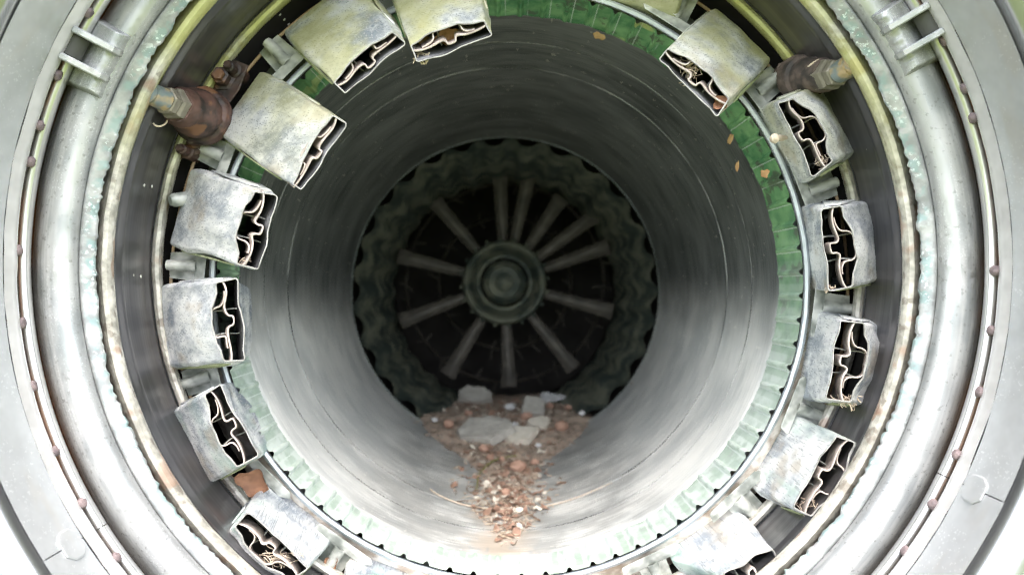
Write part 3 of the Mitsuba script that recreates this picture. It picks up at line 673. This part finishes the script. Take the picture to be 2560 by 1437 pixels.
for bi, B in enumerate(BOXES):
    r = np.random.default_rng(100 + bi)
    qe = np.array([P(x, y, D_END) for x, y in B['o']]); qr = np.array([P(x, y, D_ROOT) for x, y in B['r']])
    cx, cz = axis_inner(1.1); ctr = np.array([cx, 0, H + cz])
    mid = qr.mean(0); e_r = mid - ctr; e_r[1] = 0; Rm = np.linalg.norm(e_r); e_r /= Rm
    # back end: tucked between the jet pipe and the outer duct
    qb = mid + (qr - mid) * np.array([0.78, 1, 0.78]) + e_r * (0.410 - Rm) + np.array([0, 0.20, 0])
    ab0 = rrect()
    def quad(s):
        if s >= 0:
            k = s - 0.05 * math.sin(math.pi * s)
            q = qr + (qe - qr) * k; q[:, 1] = D_ROOT + (D_END - D_ROOT) * s
            return q
        t = -s
        return qr + (qb - qr) * t ** 1.3 * 1.0
    bump_o = r.uniform(0.36, 0.62); bump_i = r.uniform(-0.12, 0.16); fl = r.uniform(-0.1, 0.1)
    def section(s, inset=0.0):
        ab = ab0.copy()
        k = np.clip(s, 0, 1) ** 1.5
        a = ab[:, 0]
        trap = np.clip((0.80 - np.abs(a - fl)) / 0.45, 0, 1); trap = trap * trap * (3 - 2 * trap)
        out = ab[:, 1] > 0
        ab[:, 1] += np.where(out, bump_o * trap * k * np.clip(ab[:, 1], 0, 1), 0)
        wavei = np.sin((a + fl) * 5.5) * 0.10 * k
        ab[:, 1] += np.where(~out, (wavei - bump_i * trap * k) * np.clip(-ab[:, 1], 0, 1), 0)
        p = bil(quad(s), ab)
        c = p.mean(0)
        if inset:
            dv = p - c; L = np.linalg.norm(dv, axis=1, keepdims=True)
            # offset inwards along the section's own normal
            tg = np.roll(p, -1, 0) - np.roll(p, 1, 0); tg /= np.linalg.norm(tg, axis=1, keepdims=True)
            nn = np.cross(tg, [0, 1.0, 0]); nn /= np.linalg.norm(nn, axis=1, keepdims=True)
            nn *= np.sign((nn * dv).sum(1).mean())
            p = p - nn * inset
        return p
    ss = [-1.0, -0.6, -0.3, -0.15, -0.07, 0.0, 0.08, 0.2, 0.35, 0.5, 0.65, 0.8, 0.9, 1.0]
    th = 0.0016
    outer = [section(s) for s in ss]
    edge_n = 0.0005 * (meshkit.fbm(outer[-1] * 160, 2, bi)[:, None] - 0.5) * 4
    outer[-1] = outer[-1] + np.array([0, 1, 0]) * edge_n * 2.5
    # dents
    for i in range(1, len(outer)):
        outer[i] = outer[i] + (meshkit.fbm(outer[i] * 26, 3, 50 + bi)[:, None] - 0.5) * 0.0065 * np.array([1, 0, 1])
    def loft(rings):
        n = len(rings[0]); v = np.vstack(rings); f = []
        for i in range(len(rings) - 1):
            for j in range(n):
                a, b = i * n + j, i * n + (j + 1) % n
                f += [(a, b, b + n), (a, b + n, a + n)]
        return trimesh.Trimesh(v, np.array(f), process=False)
    key = add(E_ + '__nozzle_box', loft(outer), 'mat_box', smooth=50, label=B['lab'])
    # rolled rim of the mouth, then the lining inside
    def inset_of(p, amount):
        tg = np.roll(p, -1, 0) - np.roll(p, 1, 0); tg /= np.linalg.norm(tg, axis=1, keepdims=True)
        nn = np.cross(tg, [0, 1.0, 0]); nn /= np.linalg.norm(nn, axis=1, keepdims=True)
        nn *= np.sign((nn * (p - p.mean(0))).sum(1).mean())
        return p - nn * amount
    e = outer[-1]
    rim = [e + np.array([0, 0.0004, 0]), inset_of(e, th * 0.15) + np.array([0, -0.0011, 0]), inset_of(e, th * 0.85) + np.array([0, -0.0011, 0]), inset_of(e, th * 1.05) + np.array([0, 0.0006, 0])]
    add(key + '__mouth_rim', loft(rim), 'mat_rim', smooth=60)
    lin = [inset_of(e, th * 1.05) + np.array([0, 0.0006, 0])] + [inset_of(o_, th) for o_ in outer[-2::-1]]
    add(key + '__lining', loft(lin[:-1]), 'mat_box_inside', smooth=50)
    # cross pieces, drawn in the mouth's own coordinates and carried into the depth of the box
    ax = (mid - qe.mean(0)); ax /= np.linalg.norm(ax)
    amp = r.uniform(0.8, 1.25); sh = r.uniform(-0.10, 0.10); fl2 = 1 if bi not in (0, 1, 2, 13) else -1
    div = [(1.0, 0.30), (0.90, 0.14), (0.70, 0.02 + sh), (0.35, 0.05 + sh), (0.20, 0.12), (0.12, -0.12 * amp), (0.04, -0.42 * amp), (-0.05, -0.44 * amp), (-0.12, -0.10), (-0.20, 0.14 * amp), (-0.36, 0.10 + sh), (-0.75, 0.0), (-0.90, 0.10), (-1.0, 0.28)]
    bo = 1.0
    hat = [(0.66, 0.14 + sh), (0.50, 0.13 + sh), (0.41, 0.22), (0.37, 0.55), (0.33, bo - 0.20), (0.26, bo - 0.10), (0.0, bo - 0.09), (-0.24, bo - 0.10), (-0.32, bo - 0.22), (-0.36, 0.60), (-0.42, 0.28), (-0.52, 0.17), (-0.74, 0.10)]
    def strip(pts, depth0, depth1, t, n=64, dn=6, lean=0.5):
        c = curve_spline(pts, n)
        P3 = []
        for k in range(dn):
            s = k / (dn - 1)
            y = depth0 + (depth1 - depth0) * s
            sq = 1.0 - y / (D_ROOT - D_END)
            k_ = np.clip(sq, 0, 1) ** 1.5
            cc = c.copy(); aa = cc[:, 0]
            tr_ = np.clip((0.80 - np.abs(aa - fl)) / 0.45, 0, 1); tr_ = tr_ * tr_ * (3 - 2 * tr_)
            cc[:, 1] += bump_o * tr_ * k_ * np.clip(cc[:, 1], 0, 1)
            follow = bil(quad(max(sq, 0.0)), cc)
            if k == 0: first = follow
            straight = first + np.array([0, y - depth0, 0])
            P3.append(straight * (1 - lean) + follow * lean)
        P3 = np.array(P3)                                           # dn x n x 3
        tg = np.gradient(P3[0], axis=0); tg /= np.linalg.norm(tg, axis=1, keepdims=True)
        nn = np.cross(tg, ax); nn /= np.linalg.norm(nn, axis=1, keepdims=True)
        A, Bm = P3 + nn * t / 2, P3 - nn * t / 2
        rg = []
        front_mid = P3[0] - ax * t * 0.3
        rows = [A[i] for i in range(dn - 1, -1, -1)] + [front_mid] + [Bm[i] for i in range(dn)]
        v = np.vstack(rows); f = []
        for i in range(len(rows) - 1):
            for j in range(n - 1):
                a0 = i * n + j
                f += [(a0, a0 + 1, a0 + n + 1), (a0, a0 + n + 1, a0 + n)]
        # end caps
        for j in (0, n - 1):
            for i in range(dn):
                pass
        return trimesh.Trimesh(v, np.array(f), process=False)
    sgn = np.array([fl2, 1])
    add(key + '__divider', strip(np.array(div) * sgn, 0.0012, 0.036, 0.0021), 'mat_divider', smooth=60)
    add(key + '__hat_strip', strip(np.array(hat) * sgn, 0.0030, 0.032, 0.0018), 'mat_divider', smooth=60)
    for a0, b1 in ((0.30, 1), (-0.27, 1)):
        hook = [(a0, -0.93), (a0 - 0.01, -0.4), (a0, 0.1), (a0 + 0.02, bo - 0.35), (a0 - 0.08 * np.sign(a0), bo - 0.2)]
        add(key + '__cross_web', strip(np.array(hook) * sgn, 0.024, 0.05, 0.0015, 24, 4, 1.0), 'mat_clip', smooth=60)
    # lapped side sheet with moss along the seam
    for side in (-1, 1):
        b0, b1, s0, s1 = r.uniform(-0.5, -0.2), r.uniform(0.45, 0.75), -0.05, r.uniform(0.55, 0.80)
        gs, gb = 10, 8
        rows = []
        for off in (0.0, 0.0016):
            for i in range(gs):
                s = s0 + (s1 - s0) * i / (gs - 1)
                bb = np.linspace(b0 + 0.1 * (s < 0.2), b1 - 0.12 * (i == gs - 1), gb)
                ab = np.stack([np.full(gb, side * (1.0)), bb], 1)
                p = bil(quad(max(s, -0.3)), ab)
                c = quad(max(s, -0.3)).mean(0)
                q4 = quad(max(s, -0.3)); ta = (q4[1] + q4[2] - q4[0] - q4[3]); ta /= np.linalg.norm(ta)
                p = p + side * ta * (0.0002 + off + 0.0024 * max(0, meshkit.fbm(p * 90, 2, 7).mean() - 0.45))
                rows.append(p)
        V = np.array(rows).reshape(2, gs, gb, 3); f = []
        ix = lambda l, i, j: (l * gs + i) * gb + j
        for i in range(gs - 1):
            for j in range(gb - 1):
                f += [(ix(1, i, j), ix(1, i, j + 1), ix(1, i + 1, j + 1)), (ix(1, i, j), ix(1, i + 1, j + 1), ix(1, i + 1, j))]
        bd = [(0, j) for j in range(gb)] + [(i, gb - 1) for i in range(1, gs)] + [(gs - 1, j) for j in range(gb - 2, -1, -1)] + [(i, 0) for i in range(gs - 2, 0, -1)]
        for a, b in zip(bd, bd[1:] + bd[:1]):
            f += [(ix(0, *a), ix(0, *b), ix(1, *b)), (ix(0, *a), ix(1, *b), ix(1, *a))]
        low = (side * ((qr[1] + qr[2]) - (qr[0] + qr[3]))[2]) < 0
        add(key + '__side_lap', trimesh.Trimesh(V.reshape(-1, 3), np.array(f), process=False), 'mat_moss' if low and bi != 11 else 'mat_box', smooth=40)

# ------------------------------------------------------------------ clips between the boxes
CLIPS = [(2030, 765), (2008, 1022), (1858, 1258), (1972, 492), (1862, 255), (842, 1385), (662, 1195), (548, 932), (530, 668), (610, 415), (757, 195), (1440, 2), (1650, 95), (1640, 1428)]
for ci, (x, y) in enumerate(CLIPS):
    r = np.random.default_rng(300 + ci)
    cx, cz = axis_inner(1.1)
    q = P(x, y, 1.09); th = math.atan2(q[2] - H - cz, q[0] - cx)
    o, er, et = frame(th, axis_inner, 1.1); ey = np.array([0, -1.0, 0])
    R0 = 0.3765
    tilt = r.uniform(-0.12, 0.12); et2 = et * math.cos(tilt) + er * math.sin(tilt)
    base = o + er * R0 + np.array([0, 1.094, 0])
    # foot plate lying along the rim of the corrugated band
    L = r.uniform(0.030, 0.042)
    pl = [base - et2 * L + er * 0.000, base - et2 * (L - 0.006) - er * 0.001, base + et2 * L - er * 0.001, base + et2 * (L + 0.006) + er * 0.004, base + et2 * (L - 0.004) + er * 0.014 - ey * 0.006, base - et2 * (L + 0.004) + er * 0.013 - ey * 0.006]
    clip = add(E_ + '__ring_clip', slab(pl, ey, 0.0018), 'mat_clip', smooth=20)
    # omega-shaped channel standing radially on it
    prof = [(-0.019, 0.0), (-0.011, 0.0005), (-0.0065, 0.004), (-0.0068, 0.010), (-0.0040, 0.0150), (0.0, 0.0165), (0.0040, 0.0150), (0.0068, 0.010), (0.0065, 0.004), (0.011, 0.0005), (0.019, 0.0)]
    c = spline(prof, 40)
    A = []
    for kk, rr in enumerate((0.012, 0.024, 0.038, 0.052)):
        sc = 1.0 - 0.05 * kk
        A.append(np.array([base + er * rr + et * u * sc + ey * (v - 0.016 - 0.20 * (rr - 0.012)) for u, v in c]))
    A = np.array(A); th_ = 0.0014
    tg = np.gradient(A[0], axis=0); tg /= np.linalg.norm(tg, axis=1, keepdims=True); nn = np.cross(tg, er)
    rows = [A[i] + nn * th_ / 2 for i in range(3, -1, -1)] + [A[i] - nn * th_ / 2 for i in range(4)]
    v = np.vstack(rows); n = len(c); f = []
    for i in range(len(rows) - 1):
        for j in range(n - 1):
            a0 = i * n + j
            f += [(a0, a0 + 1, a0 + n + 1), (a0, a0 + n + 1, a0 + n)]
    add(clip + '__channel', trimesh.Trimesh(v, np.array(f), process=False), 'mat_clip', smooth=60)

# ------------------------------------------------------------------ rusty fittings
def fitting(lab, body, nut, tip, flange_pts, plate, d=(1.085, 1.015, 0.962), sc=1.0, mat='mat_rust'):
    b, n_, t = P(*body, d[0]), P(*nut, d[1]), P(*tip, d[2])
    k = E_ + '__fuel_fitting'
    a = (t - b) / np.linalg.norm(t - b); Lb = np.linalg.norm(n_ - b)
    m = spin([(0, .033), (0.06, .0355), (0.20, .0355), (0.24, .033), (0.25, .0295), (0.40, .0300), (0.52, .0285), (0.60, .0250), (0.63, .0228), (0.72, .0222), (0.75, .0236), (0.86, .0232), (0.90, .0205), (1.0, .019)], b - a * 0.014, n_, 40)
    m = spin([(0, .033), (0.06, .0355), (0.20, .0355), (0.24, .033), (0.25, .0295), (0.40, .0300), (0.52, .0285), (0.60, .0250), (0.63, .0228), (0.72, .0222), (0.75, .0236), (0.86, .0232), (0.90, .0205), (1.0, .019)] if sc == 1.0 else [(0, .026), (0.10, .027), (0.3, .0265), (0.34, .0225), (0.6, .0225), (0.64, .0205), (0.9, .0195), (1.0, .0175)], b - a * 0.014, n_, 40)
    v = m.vertices; m.vertices = v + (meshkit.fbm(v * 110, 3, 2)[:, None] - 0.5) * 0.003
    key = add(k, m, mat, smooth=30, label=lab)
    add(key + '__mounting_plate', slab([P(x, y, 1.104) for x, y in plate], [0, -1, 0], 0.003), mat, smooth=20)
    add(key + '__hex_nut', spin([(0, .0165), (0.05, .0185), (0.85, .0185), (1, .0165)], n_ - a * 0.012, n_ + a * 0.012, 6), 'mat_nut', smooth=20)
    add(key + '__hex_nut', spin([(0, .0145), (0.05, .0155), (0.9, .0155), (1, .0135)], n_ + a * 0.0125, n_ + a * 0.024, 6), 'mat_nut', smooth=20)
    L = np.linalg.norm(t - n_)
    m = spin([(0, .0125), (0.3, .0125), (0.62, .0122), (0.64, .0108), (0.68, .0108), (0.70, .0122), (0.9, .0118), (0.96, .0100), (1.0, .0085)], n_ + a * 0.022, t, 24)
    add(key + '__stub', m, 'mat_stub', smooth=30)
    for i, (x, y, rr) in enumerate(flange_pts):
        c = P(x, y, 1.098)
        m = spin([(0, rr), (0.55, rr), (0.58, rr * 0.72), (0.86, rr * 0.72), (0.88, rr * 0.5), (1, rr * 0.45)], c + np.array([0, 0.03, 0]), c + np.array([0.004 * (-1) ** i, -0.022, 0.003]), 6 if i % 2 == 0 else 14)
        v = m.vertices; m.vertices = v + (meshkit.fbm(v * 90, 3, 5 + i)[:, None] - 0.5) * 0.003
        add(key + '__plate_bolt', m, mat, smooth=25)
    return key
fl = fitting('rust-brown pipe fitting with grey stub on the left side', (500, 288), (440, 262), (352, 224), [(552, 200, 0.0150), (588, 178, 0.0095), (484, 356, 0.0110), (470, 382, 0.009)],
             [(452, 398), (440, 350), (475, 262), (535, 180), (585, 150), (622, 165), (600, 225), (545, 300), (500, 385)])
wire = spline([P(418, 300, 1.02), P(410, 312, 1.015), P(395, 316, 1.01), P(383, 309, 1.01)], 12)
add(fl + '__wire_end', tube(wire, 0.0012, 6), 'mat_straw', smooth=True)
fr = fitting('dusty grey-brown pipe fitting on the right side', (2005, 190), (2070, 188), (2148, 152), [(1962, 178, 0.011), (1985, 165, 0.009)],
             [(1935, 205), (1945, 160), (1995, 150), (2085, 165), (2130, 215), (2110, 260), (2010, 270)], sc=0.8, mat='mat_rust_dusty')
wire = spline([P(2020, 168, 1.03), P(2036, 156, 1.02), P(2056, 150, 1.02), P(2072, 158, 1.02), P(2092, 142, 1.02)], 16)
add(fr + '__wire_end', tube(wire, 0.0013, 6), 'mat_straw', smooth=True)
lug = P(425, 502, 1.085)
add(E_ + '__hook_tab', spin([(0, .008), (0.1, .009), (0.85, .0085), (1, .006)], lug + np.array([0.022, 0.02, 0.006]), lug, 16), 'mat_clip', smooth=30, label='small grey tab poking out beside the stained box')

# ------------------------------------------------------------------ litter lying in the jet pipe
WID = [(1.27, 0.010), (1.36, 0.032), (1.45, 0.043), (1.60, 0.056), (1.79, 0.090), (1.90, 0.165), (1.97, 0.190), (2.10, 0.195), (2.5, 0.19)]
def heap_w(d): return float(np.interp(d, [a for a, _ in WID], [b for _, b in WID]))
def floor_z(x, d):
    cx, cz = axis_inner(d); R = RW(min(d, 2.0)) if d < 2.0 else 0.34
    return H + cz - math.sqrt(max(R * R - (x - cx) ** 2, 1e-6))
def heap_z(x, d):
    cx, cz = axis_inner(d); R = RW(min(d, 2.0)) if d < 2.0 else 0.34
    w = heap_w(d)
    chord = H + cz - math.sqrt(R * R - w * w)
    b = 0.012 * (meshkit.fbm(np.array([[x * 25, d * 16, 2.0]]), 3, 5)[0] - 0.5) * min(1, w / 0.09)
    return chord + b - 0.003
def hit(x, y, lift=0.0):
    for d in np.linspace(1.25, 2.6, 700):
        q = P(x, y, d)
        if q[2] <= max(heap_z(q[0], d), floor_z(q[0], d)) + lift:
            return q
    return P(x, y, 2.4)
xs = np.linspace(-1.15, 1.15, 60); ds = np.linspace(1.27, 2.5, 150)
V = np.array([[(lambda cx, w: (cx + u * w, d, heap_z(cx + u * w, d) - 0.010 * max(0, abs(u) - 0.93) / 0.2))(axis_inner(d)[0], heap_w(d)) for u in xs] for d in ds])
i, j = np.meshgrid(np.arange(len(ds) - 1), np.arange(len(xs) - 1), indexing='ij'); n = len(xs)
q = np.stack([i * n + j, i * n + j + 1, (i + 1) * n + j + 1, (i + 1) * n + j], -1).reshape(-1, 4)
add('soil', trimesh.Trimesh(V.reshape(-1, 3), np.vstack([q[:, [0, 1, 2]], q[:, [0, 2, 3]]]), process=False), 'mat_soil', smooth=True,
    label='brown soil and rotted debris lying along the floor of the pipe', category='soil', kind='stuff')

def rand_rot(r):
    return trimesh.transformations.random_rotation_matrix(r.uniform(size=3))[:3, :3]
lr = np.random.default_rng(55)
def bits(count, kind):
    out = []
    for _ in range(count):
        d = 1.22 + (2.3 - 1.22) * lr.uniform() ** 0.95
        if d < 1.42 and lr.uniform() > ((d - 1.20) / 0.22) ** 1.3: d += 0.3 * lr.uniform()
        w = heap_w(d) * (1.0 + 0.35 * (meshkit.fbm(np.array([[d * 14, 0.0, 3.0]]), 2, 4)[0] - 0.5)); cx = axis_inner(d)[0]
        x = cx + w * np.clip(lr.normal(0, 0.48 if d > 1.6 else 0.75), -1.7, 1.7)
        z = max(heap_z(x, d), floor_z(x, d))
        if kind == 'straw':
            L = lr.uniform(0.005, 0.022); a = lr.uniform(0, math.pi); dz = lr.uniform(-0.2, 0.25)
            dirv = np.array([math.cos(a), math.sin(a) * 1.2, dz * 0.5]) * L / 2
            c = np.array([x, d, z + 0.002 + abs(dirv[2])]); bend = lr.normal(0, 0.15, 3) * L
            m = tube(spline([c - dirv, c + bend * 0.3, c + dirv], 5), lr.uniform(0.0004, 0.0009), 4)
        elif kind == 'crumb':
            m = trimesh.creation.icosphere(1, 1.0); s = lr.uniform(0.0012, 0.0052 if d > 1.6 else 0.0028) * np.array([1, lr.uniform(0.6, 1.2), lr.uniform(0.4, 0.9)])
            v = m.vertices * (0.75 + 0.5 * lr.uniform(size=(len(m.vertices), 1))) * s
            m = trimesh.Trimesh(v @ rand_rot(lr).T + [x, d, z + s[2] * 0.5], m.faces, process=False)
        else:
            s = lr.uniform(0.003, 0.0125); k = 7
            th = np.linspace(0, 2 * math.pi, k, endpoint=False)
            pl = np.stack([np.cos(th) * s, np.sin(th) * s * lr.uniform(0.4, 0.8), lr.normal(0, 0.25, k) * s], 1) * lr.uniform(0.7, 1.2, (k, 1))
            Rm_ = trimesh.transformations.euler_matrix(lr.normal(0, 0.4), lr.normal(0, 0.4), lr.uniform(0, 6))[:3, :3]
            pl = pl @ Rm_.T + [x, d, z + 0.003]
            m = slab(pl, Rm_[:, 2], 0.0006)
        out.append(m)
    return cat(out)
add('straw_litter', bits(700, 'straw'), 'mat_straw', smooth=True, label='loose pale straw and plant bits scattered over the soil in the pipe', category='straw', kind='stuff')
add('dark_twig_litter', bits(450, 'straw'), 'mat_twig', smooth=True, label='fine dark twig bits mixed into the soil in the pipe', category='twigs', kind='stuff')
add('grit', bits(800, 'crumb'), 'mat_bark', smooth=30, label='small brown grit and crumbs over the soil in the pipe', category='grit', kind='stuff')
add('pale_flake_litter', bits(80, 'flake'), 'mat_chip', smooth=20, label='pale flakes and seed husks scattered over the soil in the pipe', category='flakes', kind='stuff')
add('leaf_litter', bits(330, 'flake'), 'mat_scrap', smooth=20, label='small russet leaf scraps scattered over the soil in the pipe', category='leaf litter', kind='stuff')

def stone(key, x, y, w, h, bsdf, label, category, seed, thick=0.35, tilt=0.35, group=None):
    r = np.random.default_rng(seed); c = hit(x, y, 0.007); d = c[1]
    sx, sz = w * d / F / 2, h * d / F / 2
    if thick < 0.3:
        k = 11; a = np.sort(r.uniform(0, 2 * math.pi, k)); rad = r.uniform(0.72, 1.08, k)
        top = np.stack([np.cos(a) * rad * 0.93, np.sin(a) * rad * 0.93, r.normal(1, 0.10, k)], 1)
        bot = np.stack([np.cos(a) * rad, np.sin(a) * rad, r.normal(-1, 0.15, k)], 1)
        m = trimesh.convex.convex_hull(np.vstack([top, bot])).subdivide().subdivide().subdivide()
        v = m.vertices + (meshkit.fbm(m.vertices * np.array([3.5, 3.5, 1]) + seed, 4, seed)[:, None] - 0.5) * np.array([0.12, 0.12, 1.1])
    else:
        m = trimesh.creation.icosphere(3, 1.0); v = m.vertices.copy()
        v *= 1 + 0.5 * (meshkit.fbm(v * 1.3 + seed, 3, seed)[:, None] - 0.5)
    v = v * np.array([sx, sx * 0.75, sx * thick])
    Rm_ = trimesh.transformations.euler_matrix(tilt, r.normal(0, 0.15), r.normal(0, 0.4))[:3, :3]
    return add(key, trimesh.Trimesh(v @ Rm_.T + c + [0, 0.004, sz * 0.4], m.faces, process=False), bsdf, smooth=40, label=label, category=category, group=group)
stone('stone', 1185, 1000, 98, 44, 'mat_stone', 'flat greyish stone at the back left of the soil heap', 'stone', 1, 0.22, 0.7)
stone('stone', 1335, 1030, 92, 46, 'mat_stone', 'largest flat grey stone at the back right of the soil heap', 'stone', 2, 0.22, 0.7)
stone('stone', 1350, 1062, 70, 22, 'mat_chip', 'thin pale stone chip under the large grey stone', 'stone', 3, 0.15, 0.5)
stone('stone', 1215, 1080, 150, 36, 'mat_stone', 'broad brownish flat slab in the middle of the heap', 'stone', 4, 0.13, 0.5)
stone('stone', 1302, 1096, 98, 34, 'mat_chip', 'cream coloured broken chip lying over the brown slab', 'stone', 5, 0.14, 0.5)
stone('stone', 1375, 1000, 70, 20, 'mat_pebble_white', 'long whitish chip at the back edge of the heap', 'stone', 6, 0.16, 0.5)
for i, (x, y, w) in enumerate([(1276, 1020, 30), (1286, 1065, 22), (1410, 998, 24), (1455, 1035, 18), (1086, 1052, 18), (1346, 1115, 16)]):
    stone('white_pebble', x, y, w, w * 0.7, 'mat_pebble_white', 'white oval pebble, %s' % ['largest, between the two grey stones', 'small, just in front of the large grey stone', 'at the back right of the heap', 'resting on the scalloped liner at right', 'at the left edge of the heap', 'right of the cream chip'][i], 'pebble', 20 + i, 0.6, 0.3, 'white pebbles in the heap')
OR = [(1316, 1045, 30), (1375, 1018, 22), (1421, 1021, 18), (1405, 1070, 34), (1210, 1125, 26), (1226, 1146, 20), (1296, 1172, 42), (1338, 1158, 22), (1264, 1234, 24), (1122, 1064, 30), (1170, 1035, 20), (1255, 1150, 16)]
OL = ['bright, on the large grey stone', 'behind the large grey stone', 'rightmost at the back of the heap', 'right of the large grey stone', 'left, just in front of the brown slab', 'left, below the one by the slab', 'largest, in the narrow part of the heap', 'right of the largest one in the narrow part', 'nearest to the viewer', 'leftmost on the heap', 'behind the brown slab', 'middle of the narrow part']
for i, (x, y, w) in enumerate(OR):
    stone('orange_pebble', x, y, w, w * 0.8, 'mat_pebble_orange', 'dull orange pebble, ' + OL[i], 'pebble', 40 + i, 0.75, 0.3, 'orange pebbles in the heap')

def on_floor(pts, lift):
    out = []
    for x, y in pts:
        c = hit(x, y, lift); out.append(c)
    return spline(out, 30)
add('dry_stalk', tube(on_floor([(1075, 1222), (1110, 1243), (1150, 1258), (1205, 1269), (1255, 1272), (1303, 1273)], 0.003), np.linspace(0.0010, 0.0019, 30), 6), 'mat_straw', smooth=True, label='long pale dry stalk bent across the pipe floor', category='stalk')
add('twig', tube(on_floor([(1297, 1268), (1322, 1284), (1350, 1300)], 0.003), 0.0012, 6), 'mat_twig', smooth=True, label='short dark twig touching the end of the pale stalk', category='twig')
add('dry_stalk', tube(on_floor([(1345, 1268), (1400, 1256), (1460, 1236), (1530, 1205)], 0.002), np.linspace(0.0012, 0.0006, 30), 6), 'mat_straw', smooth=True, label='thin pale dry stalk lying along the right of the pipe floor', category='stalk')
add('green_stem', tube(on_floor([(1292, 1138), (1262, 1143), (1232, 1152), (1208, 1172), (1194, 1198), (1191, 1222)], 0.005), np.linspace(0.0018, 0.0010, 30), 6), 'mat_stem', smooth=True, label='curved olive green stem along the left of the heap', category='stem')

# ------------------------------------------------------------------ leaves and scraps caught in the boxes
def leaf(x, y, d, w, h, rot, bsdf, label, curl=0.5, seed=0, category='leaf'):
    n = 14; r = np.random.default_rng(seed)
    c = P(x, y, d); sw, sh = w * d / F / 2, h * d / F / 2
    V = []
    for i in range(n):
        u = -1 + 2 * i / (n - 1); wd = max(0.02, (1 - u * u) ** 0.7 * (1 + 0.25 * math.sin(u * 5 + seed)))
        for j in range(9):
            t = -1 + j / 4
            V.append([u * sw, -curl * sw * (0.35 * t * t - 0.3 * math.cos(u * 2.4)) + r.normal(0, 0.02) * sw, t * wd * sh])
    V = np.array(V); a = math.radians(rot)
    V = V @ np.array([[math.cos(a), 0, math.sin(a)], [0, 1, 0], [-math.sin(a), 0, math.cos(a)]])
    V = np.vstack([V, V + [0, 0.0006, 0]]) + c
    i, j = np.meshgrid(np.arange(n - 1), np.arange(8), indexing='ij')
    q = np.stack([i * 9 + j, i * 9 + j + 1, (i + 1) * 9 + j + 1, (i + 1) * 9 + j], -1).reshape(-1, 4)
    q = np.vstack([q, q[:, ::-1] + n * 9])
    return add('dry_leaf', trimesh.Trimesh(V, np.vstack([q[:, [0, 1, 2]], q[:, [0, 2, 3]]]), process=False), bsdf, smooth=True, label=label, category=category)
leaf(632, 1205, 1.078, 90, 60, -20, 'mat_leaf', 'rusty orange leaf wedged under the blue-grey nozzle box', 0.6, 1)
leaf(1118, 92, 1.012, 66, 40, 18, 'mat_orange_leaf', 'yellow-orange dry leaf inside the top nozzle box', 0.6, 2)
leaf(1068, 106, 1.012, 44, 30, 10, 'mat_orange_leaf', 'smaller tan leaf piece at left inside the top nozzle box', 0.6, 3)
leaf(1498, 91, 1.19, 34, 17, -22, 'mat_orange_leaf', 'orange leaf scrap stuck on the edge of the band at the top', 0.2, 4)
leaf(1826, 348, 1.18, 13, 28, -20, 'mat_orange_leaf', 'orange leaf scrap beside the band at upper right', 0.2, 5)
leaf(1843, 416, 1.17, 10, 26, -8, 'mat_orange_leaf', 'lower orange leaf scrap beside the band at upper right', 0.2, 6)
leaf(1800, 258, 0.992, 46, 32, 40, 'mat_leaf', 'red-brown crumpled scrap in the upper right nozzle box', 0.8, 7)
leaf(826, 1408, 1.10, 50, 30, 40, 'mat_leaf', 'brown leaf caught below the lower left nozzle box', 0.8, 8)
leaf(1912, 434, 1.112, 26, 20, 40, 'mat_orange_leaf', 'small tan insect nest scrap on the green band at the right', 0.5, 9, 'scrap')
def tuft(x, y, d, size, count, label, seed):
    r = np.random.default_rng(seed); ms = []
    for _ in range(count):
        c = P(x + r.normal(0, size * 0.35), y + r.normal(0, size * 0.25), d + abs(r.normal(0, 0.006)))
        v = r.normal(0, 1, 3); v /= np.linalg.norm(v); L = r.uniform(0.3, 1.0) * size * d / F
        ms.append(tube(spline([c - v * L / 2, c + r.normal(0, 0.12, 3) * L, c + v * L / 2], 6), r.uniform(0.0003, 0.0008), 4))
    add('dry_grass_tuft', cat(ms), 'mat_straw', smooth=True, label=label, category='dry grass', kind='stuff')
tuft(700, 1395, 0.995, 50, 40, 'dry grass wisps in the mouth of the lower left nozzle box', 1)
tuft(1725, 175, 0.995, 46, 34, 'brown fibres and grass in the upper right nozzle box', 2)
tuft(2052, 402, 0.995, 28, 30, 'dusty fibres at the bottom of the box beside the right fitting', 3)
tuft(1052, 140, 0.995, 30, 24, 'fine dry grass in the left corner of the top nozzle box', 4)
tuft(2075, 720, 0.995, 22, 16, 'crumbs of dry grass at the bottom of the upright right box', 5)
tuft(2118, 1000, 0.995, 34, 30, 'dusty litter at the bottom of the box below the level one', 6)
tuft(2018, 1262, 0.995, 40, 20, 'grass fibres in the lower right nozzle box', 7)
tuft(612, 655, 0.995, 26, 16, 'crumbs in the lower corner of the stained nozzle box', 8)
co = P(1935, 348, 1.0)
m = spin([(0, .002), (0.3, .0030), (0.6, .0036), (0.85, .0058), (1, .003)], P(1966, 345, 1.02), co + np.array([-0.003, -0.004, 0]), 14)
m.vertices = m.vertices + (meshkit.fbm(m.vertices * 300, 2, 3)[:, None] - 0.5) * 0.003
add('cocoon', m, 'mat_cocoon', smooth=40, label='small pale cocoon sticking out of the box beside the right fitting', category='cocoon')
